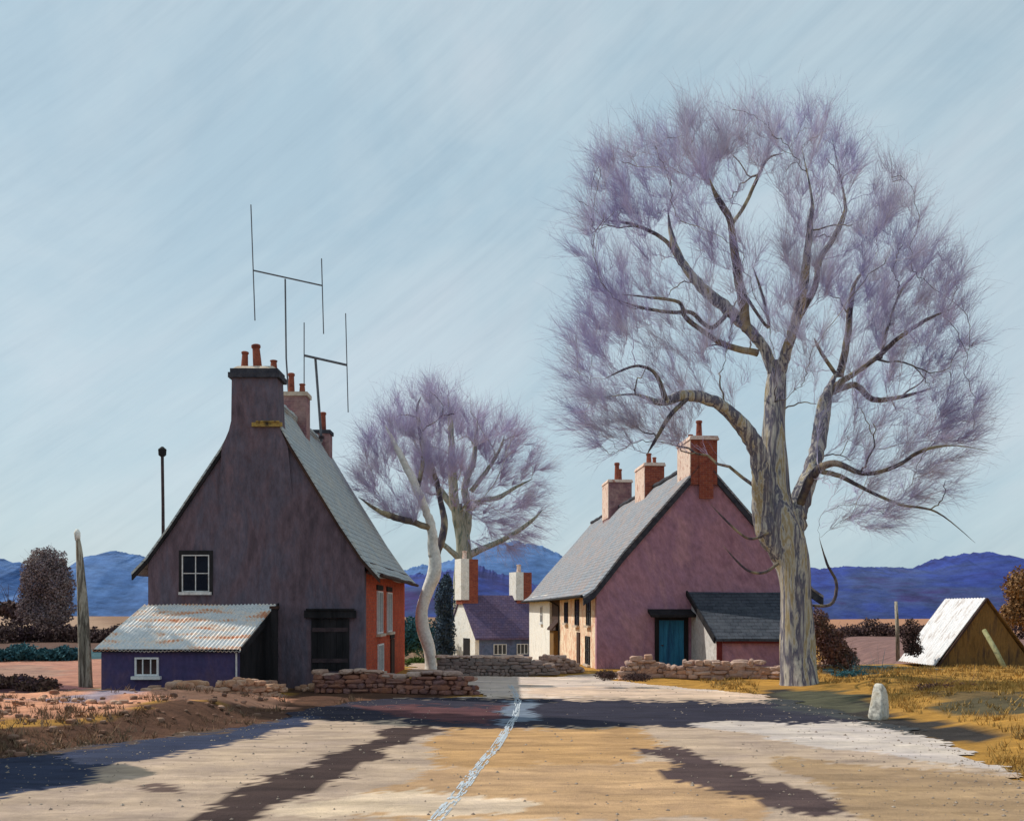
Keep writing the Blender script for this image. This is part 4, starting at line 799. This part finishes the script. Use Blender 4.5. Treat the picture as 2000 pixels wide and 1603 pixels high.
# ------------------------------------------------------------------ A shaped hut at the right edge
Yh = 40.0; hb = P(1952, 1300, Yh); ht_ = thing('field_hut', (hb[0], Yh, .1), 'steep little brown boarded hut with a white tin roof slope in the right field', 'hut')
apx = (1925-1000)/F*Yh; apz = CH+(HZ-1172)/F*Yh; lx = (1832-1000)/F*Yh; rx = apx+(apx-lx); zb0 = .2
mb = MB(); bk = 3.4; tri = [(lx, zb0), (rx, zb0), (apx, apz)]
mb.add([(x, Yh, z) for x, z in tri]+[(x, Yh+bk, z) for x, z in tri], [(0, 1, 2), (5, 4, 3), (0, 3, 4, 1)]); mb.build('end_wall', M_straw, ht_)
def slope(x0, name, m_):
    sg = -1 if x0 < apx else 1; mb = MB(); N = 60; v = []
    for t in (0, .5, 1.0):
        for i in range(N+1):
            y = Yh-.12+(bk+.3)*i/N; w = .02*math.sin(i/N*2*math.pi*14); x = x0+sg*.12+(apx-x0-sg*.12)*t; z = zb0-.05+(apz+.05-zb0+.02)*t
            v.append((x+sg*(.05+w), y, z+.05+w))
    mb.add(v, [(j*(N+1)+i, j*(N+1)+i+1, (j+1)*(N+1)+i+1, (j+1)*(N+1)+i) for j in range(2) for i in range(N)]); o = mb.build(name, m_, ht_); q = o.modifiers.new('s', 'SOLIDIFY'); q.thickness = .04
slope(lx, 'roof_slope', M_tin); slope(rx, 'roof_slope', M_straw)
mb = MB(); mb.tube([(lx-.05, Yh-.16, zb0+.0), (apx+.0, Yh-.16, apz+.08)], [.05]*2, 6); mb.build('barge_board', M_dark, ht_)
lp = thing('leaning_pole', P(1962, 1308, 38.5), 'olive pole leaning against the brown hut', 'pole')
mb = MB(); mb.tube([P(1966, 1312, 38.4), P(1945, 1270, 39.0), P(1922, 1230, 39.6)], [.10, .095, .085], 9, .06); mb.build('shaft', M_olivepost, lp, True)
fp2 = thing('fence_post', (*G(1754, 1285), 0), 'pale slanting field post standing left of the hut', 'post')
mb = MB(); Y = G(1754, 1285)[1]; mb.tube([P(1754,1290,Y), P(1753,1230,Y), P(1750,1174,Y)], [.11, .10, .08], 7, .1); mb.build('shaft', M_timber, fp2, True)

# ------------------------------------------------------------------ bushes, hedges, far trees
def bush(name, Y, lobes_, n, size, mat, label, cat='bush', zg=None, group=None, shell=.35, trunk=None):
    c0 = lobes_[0]; base = P(c0[0], c0[1]+c0[3], Y); root = thing(name, (base.x, Y, float(H(base.x, Y))), label, cat, group); mb = MB(); W = [l[2]*l[3] for l in lobes_]; Ws = sum(W); k = Y/F
    for l, w in zip(lobes_, W):
        c = P(l[0], l[1], Y+(l[4] if len(l) > 4 else 0)); leaves(mb, tuple(c), (l[2]*k, max(l[2], l[3])*k*.8, l[3]*k), int(n*1.7*w/Ws), size*.62, shell-.1)
        m_ = int(30*w/Ws)+6; d = rng.normal(size=(m_, 3)); d[:, 2] = np.abs(d[:, 2])*.8+.2; twigs(mb, np.repeat(np.array([tuple(c)]), m_, 0), d, np.full(m_, l[2]*k*1.25)*(.7+.5*rng.random(m_)), np.full(m_, size*.16), .2)
    mb.build('crown', mat, root)
    if trunk:
        t = MB(); z0 = float(H(base.x, Y))-.2; tp_ = P(c0[0], c0[1], Y); t.tube([(base.x, Y, z0), ((base.x+tp_.x)/2+.1, Y, (z0+tp_.z)/2), (tp_.x, Y, tp_.z)], [trunk, trunk*.75, trunk*.4], 9, .1); t.build('trunk', M_limb, root, True)
        for a in range(5):
            s = MB(); an = a*1.3; L_ = c0[2]*k*.8; b = V3(((base.x+tp_.x)/2, Y, (z0+tp_.z)/2)); s.tube([b, b+V3((math.cos(an)*L_*.5, math.sin(an)*L_*.4, L_*.5)), b+V3((math.cos(an)*L_, math.sin(an)*L_*.8, L_*1.2))], [trunk*.4, trunk*.25, trunk*.1], 6); s.build('limb', M_limb, root, True)
    return root
bush('round_tree', 125, [(88,1118,44,52),(70,1140,30,40),(115,1145,28,45),(60,1185,26,32),(110,1190,36,34),(88,1205,40,22)], 22000, .2, M_brownf, 'round brown tree far off on the left in front of blue hills', 'tree', trunk=.6)
bush('thicket', 150, [(20,1190,40,16),(60,1200,40,18),(-40,1190,50,18)], 2600, .45, M_hedge, 'low purple thicket beside the round brown tree', 'thicket')
def hedge(name, pts, hgt, wid, n, size, mat, label, cat='hedge'):
    p = [G(*q) for q in pts]; root = thing(name, (p[0][0], p[0][1], float(H(*p[0]))), label, cat); mb = MB()
    for (a, b) in zip(p[:-1], p[1:]):
        d = math.hypot(b[0]-a[0], b[1]-a[1]); m_ = max(2, int(d/(wid*1.1)))
        for i in range(m_):
            t = i/m_; x = a[0]+(b[0]-a[0])*t; y = a[1]+(b[1]-a[1])*t; hh = hgt*random.uniform(.6, 1.25)
            leaves(mb, (x, y, float(H(x, y))+hh*.42), (wid*.95, wid*.8, hh*.6), int(n*2/len(p)/m_*1.2)+20, size*.65, .25)
    mb.build('foliage', mat, root); return root
hedge('hedge', [(-120,1262),(60,1254),(200,1256),(330,1258)], 1.5, 1.3, 7000, .16, M_hedge, 'dark brown field hedge running behind the weathered post')
hedge('hedge', [(-120,1296),(40,1293),(170,1292)], .8, .8, 7000, .10, M_teal, 'low blue green hedge left of the weathered post')
hedge('hedge', [(-60,1352),(40,1350),(110,1356)], .35, .5, 3500, .07, M_shrub, 'low maroon bramble hedge on the bank at the left edge')
hedge('hedge', [(1500,1246),(1700,1242),(1850,1246),(2100,1250)], 1.3, 1.2, 7000, .16, M_hedge, 'dark field hedge behind the pale slanting post')
hedge('hedge', [(1560,1204),(1700,1206),(1850,1203),(2150,1205)], 3.2, 4, 4500, .5, M_brownf, 'distant brown hedge line below the deep blue hill', 'hedge')
bush('shrub', 36, [(1622,1262,36,42),(1598,1225,24,40),(1650,1285,28,24)], 4200, .07, M_shrub, 'maroon and brown shrub just right of the big trunk')
bush('shrub', 40, [(1778,1240,18,34),(1784,1268,20,14)], 1500, .07, M_hedge, 'narrow dark shrub behind the pale slanting post')
bush('shrub', 27.5, [(1830,1348,46,14),(1890,1352,54,18),(1800,1362,26,9),(1945,1358,36,12)], 5200, .045, M_shrub, 'low sprawling brown bramble patch on the ochre verge')
bush('shrub', 33.5, [(1665,1318,38,9),(1720,1322,44,8)], 2600, .045, M_teal, 'low blue green undergrowth between big trunk and bramble patch')
bush('shrub', 47, [(1988,1150,26,42),(2010,1190,40,40),(1970,1200,20,25)], 4200, .10, M_orangef, 'tall orange brown bush behind the hut at the right edge')
bush('evergreen_tree', 48, [(868,1175,20,45),(868,1230,22,50),(866,1270,24,40),(872,1140,12,22)], 6000, .09, M_everg, 'narrow dark evergreen between white trunk and white cottage end', 'tree', trunk=.15)
bush('bush', 75, [(812,1240,36,40),(850,1255,30,34),(780,1245,30,36)], 5200, .17, M_teal, 'teal bushes beyond the road bend left of the white trunk')
bush('bush', 46, [(812,1292,30,9),(840,1290,22,9)], 1600, .06, M('green_leaves', [(.05,.10,.02), (.09,.15,.03)], 2, bst=0, island=.5, fine=0), 'low green growth beside the road behind the white trunk')
bush('bush', 31.3, [(1185,1318,24,10),(1245,1322,30,9)], 1500, .04, M_hedge, 'small dark shrub at the corner of the mauve gable')
# evergreens added out of view on the left to cast shade over verge and road
def shade_conifer(x, y, h, r, label):
    root = thing('evergreen_tree', (x, y, 0), label, 'tree', 'evergreens added out of view for shade'); mb = MB()  # added out of view only to cast shade, unlike the evergreen by the cottage
    for i in range(16):
        t = i/15; rr = r*(1-.55*t**1.5)*(1+.15*math.sin(i*2.1)); leaves(mb, (x+.3*math.sin(i), y+.3*math.cos(i*1.7), 1.2+t*(h-2)), (rr, rr, h/16*1.1), 1100, .22, .3)
    mb.build('crown', M_everg, root); mb = MB(); mb.tube([(x, y, -.2), (x, y, h*.8)], [.3, .08], 9, .1); mb.build('trunk', M_limb, root)
shade_conifer(-18.6, 30.2, 23.5, 2.0, 'tall dark evergreen added beyond the left edge of the view for its shade')
shade_conifer(-12.6, 17.4, 8, 1.8, 'shorter dark evergreen added beyond the left edge of the view for its shade')

# woodland clothing the hills
# ------------------------------------------------------------------ grass on the verges (uncountable)
def grass(name, n, region, hgt, cols, seed):
    mb = MB(); r = np.random.default_rng(seed); x0, x1, ya, yb = region
    y = 1/(r.random(n)*(1/ya-1/yb)+1/yb); x = x0+(x1-x0)*r.random(n)
    ok = ~inpoly(x, y, road_poly) & (np.abs(x) < .55*y+1.5) & (vn(x, y, 1.3, 6)+r.normal(size=n)*.5 > -.2); x, y = x[ok], y[ok]
    qx, qy = pixel(x, y); ok = ~inpoly(qx, qy, [(1480,1330),(1690,1352),(1740,1392),(1870,1416),(1980,1446),(1900,1480),(1480,1390)]) & ~((qy > 1380) & (qy < 1440) & (qx > 1780) & (r.random(len(x)) < .7)); x, y = x[ok], y[ok]
    ok = ~((x < -4.5) & (y > 20.5) & (vn(x, y, 2.1, 1) > -.5)) & ~((x > -11.3) & (x < -4.3) & (y > 27.4)) & ~((x > 3.3) & (y > 39.8) & (x < 12)); x, y = x[ok], y[ok]; n = len(x)
    p = np.stack([x, y, H(x, y)-.01], 1); p = np.repeat(p, 7, 0)+r.normal(size=(n*7, 3))*np.array([.05, .05, 0]); m = len(p)
    d = r.normal(size=(m, 3))*np.array([.5, .5, .15]); d[:, 2] = 1; L_ = hgt*(.4+r.random(m)); sd = r.normal(size=(m, 3)); sd[:, 2] = 0; sd /= np.linalg.norm(sd, axis=1)[:, None]; w = .006+.0003*p[:, 1]
    tip = p+d*L_[:, None]; v = np.stack([p-sd*w[:, None], p+sd*w[:, None], tip], 1).reshape(-1, 3); mb.add(v, (np.arange(m)[:, None]*3+np.arange(3)).tolist())
    tag(mb.build(name, M(name+'_blades', cols, .7, bst=0, island=.45, fine=0)), kind='stuff')
grass('dry_grass', 20000, (6.2, 22, 12, 40), .13, [(.40,.22,.05), (.48,.29,.08), (.28,.17,.05), (.16,.12,.06)], 3)
grass('rough_grass', 14000, (-18, -3.5, 11, 27.3), .13, [(.12,.07,.05), (.26,.14,.08), (.14,.12,.08), (.40,.22,.13)], 4)

def clods(n):
    r = np.random.default_rng(5); mb = MB(); k = 0
    while k < n:
        px = r.uniform(-300, 600); py = r.uniform(1368, 1500); x, y = G(px, py)
        if inpoly(np.array(x), np.array(y), road_poly) or py > 1500-(px+100)*.16 or vn(x, y, 1.9, 3)+r.normal()*.5 < 0: continue
        q = .025+.055*r.random()**3; stone(mb, (x, y, float(H(x, y))+q*.3), (q*1.3, q, q*.7), r.random()*6); k += 1
    tag(mb.build('clods', M('earth_clods', [(.09,.05,.04), (.30,.16,.11), (.16,.09,.06), (.42,.27,.20)], 2, bst=.3, island=.8, fine=0)), kind='stuff')
clods(420)
def gravel(n):
    r = np.random.default_rng(8); y = 1/(r.random(n)*(1/11-1/34)+1/34); x = r.uniform(-8, 9, n); ok = inpoly(x, y, road_poly); d = pdist(x, y, road_poly)
    ok &= (r.random(n) < np.exp(-d/1.1)+.10); x, y = x[ok], y[ok]; mb = MB(); m = len(x); s_ = .010+.022*r.random(m)**3
    o = np.array([(1,0,0),(0,1,0),(-1,0,0),(0,-1,0),(0,0,1),(0,0,-.6)]); ca = r.random(m)*6.3
    v = o[None]*s_[:, None, None]*(1+.5*(r.random((m, 6, 1))-.5)); vx = v[..., 0]*np.cos(ca)[:, None]-v[..., 1]*np.sin(ca)[:, None]; vy = v[..., 0]*np.sin(ca)[:, None]+v[..., 1]*np.cos(ca)[:, None]
    v = np.stack([vx+x[:, None], vy+y[:, None], v[..., 2]*.7+.026], -1); f = np.array([(0,1,4),(1,2,4),(2,3,4),(3,0,4),(1,0,5),(2,1,5),(3,2,5),(0,3,5)])
    mb.add(v.reshape(-1, 3), (np.arange(m)[:, None, None]*6+f[None]).reshape(-1, 3).tolist())
    tag(mb.build('gravel', M('road_gravel', [(.34,.27,.21), (.22,.17,.14), (.42,.35,.29)], 3, bst=0, island=.8, fine=0)), kind='stuff')
gravel(8000)

# ------------------------------------------------------------------ light, sky, camera
el, azx, azy = R(47), -.907, .421
sd = V3((math.cos(el)*azx, math.cos(el)*azy, math.sin(el)))
sl = bpy.data.lights.new('sun', 'SUN'); sl.energy = 3.9; sl.angle = R(.5); sl.color = (1, .93, .82); so = bpy.data.objects.new('sun', sl); C.objects.link(so)
so.rotation_euler = sd.to_track_quat('Z', 'Y').to_euler()
w = bpy.data.worlds.new('World'); S.world = w; w.use_nodes = True; nt = w.node_tree; bg = nt.nodes['Background']
sky = nt.nodes.new('ShaderNodeTexSky'); sky.sky_type = 'NISHITA'; sky.sun_disc = False; sky.sun_elevation = el; sky.sun_rotation = math.atan2(azx, azy); sky.dust_density = 1.5; sky.ozone_density = 1.0; sky.air_density = 1.0
# thin streaked high cloud drawn across the whole sky
tc = nt.nodes.new('ShaderNodeTexCoord')
def sky_vec(sc):
    m0 = nt.nodes.new('ShaderNodeMapping'); m0.inputs['Rotation'].default_value = (0, R(37), 0); nt.links.new(tc.outputs['Generated'], m0.inputs[0])
    m1 = nt.nodes.new('ShaderNodeMapping'); m1.inputs['Scale'].default_value = sc; nt.links.new(m0.outputs[0], m1.inputs[0]); return m1.outputs[0]
n1 = noise(nt, sky_vec((1.6, 3, 26)), 2.4, 9, .7, .3); n2 = noise(nt, sky_vec((2, 2, 4)), 1.5, 6, .6, .4)
r1 = ramp(nt, [(.92,.93,.94), (1.0,)*3, (1.05,1.05,1.04)], .3, .7); nt.links.new(n1, r1.inputs[0])
r2 = ramp(nt, [(4.7,6.3,7.2), (5.5,6.9,7.6), (6.2,7.3,7.9)], .35, .65); nt.links.new(n2, r2.inputs[0])
cl_ = mixc(nt, 1.0, r2.outputs[0], r1.outputs[0], 'MULTIPLY')
col = mixc(nt, .8, sky.outputs[0], cl_); nt.links.new(col, bg.inputs[0]); bg.inputs[1].default_value = .1
cam = bpy.data.cameras.new('camera'); co = bpy.data.objects.new('camera', cam); C.objects.link(co); S.camera = co
co.location = (0, 0, CH); co.rotation_euler = (R(90), 0, 0); cam.sensor_width = 36; cam.lens = 36*F/2000; cam.shift_y = (HZ-801.5)/2000; cam.clip_end = 6000; cam.clip_start = .1
S.view_settings.view_transform = 'Standard'; S.view_settings.look = 'None'; S.view_settings.exposure = 0; S.view_settings.gamma = 1
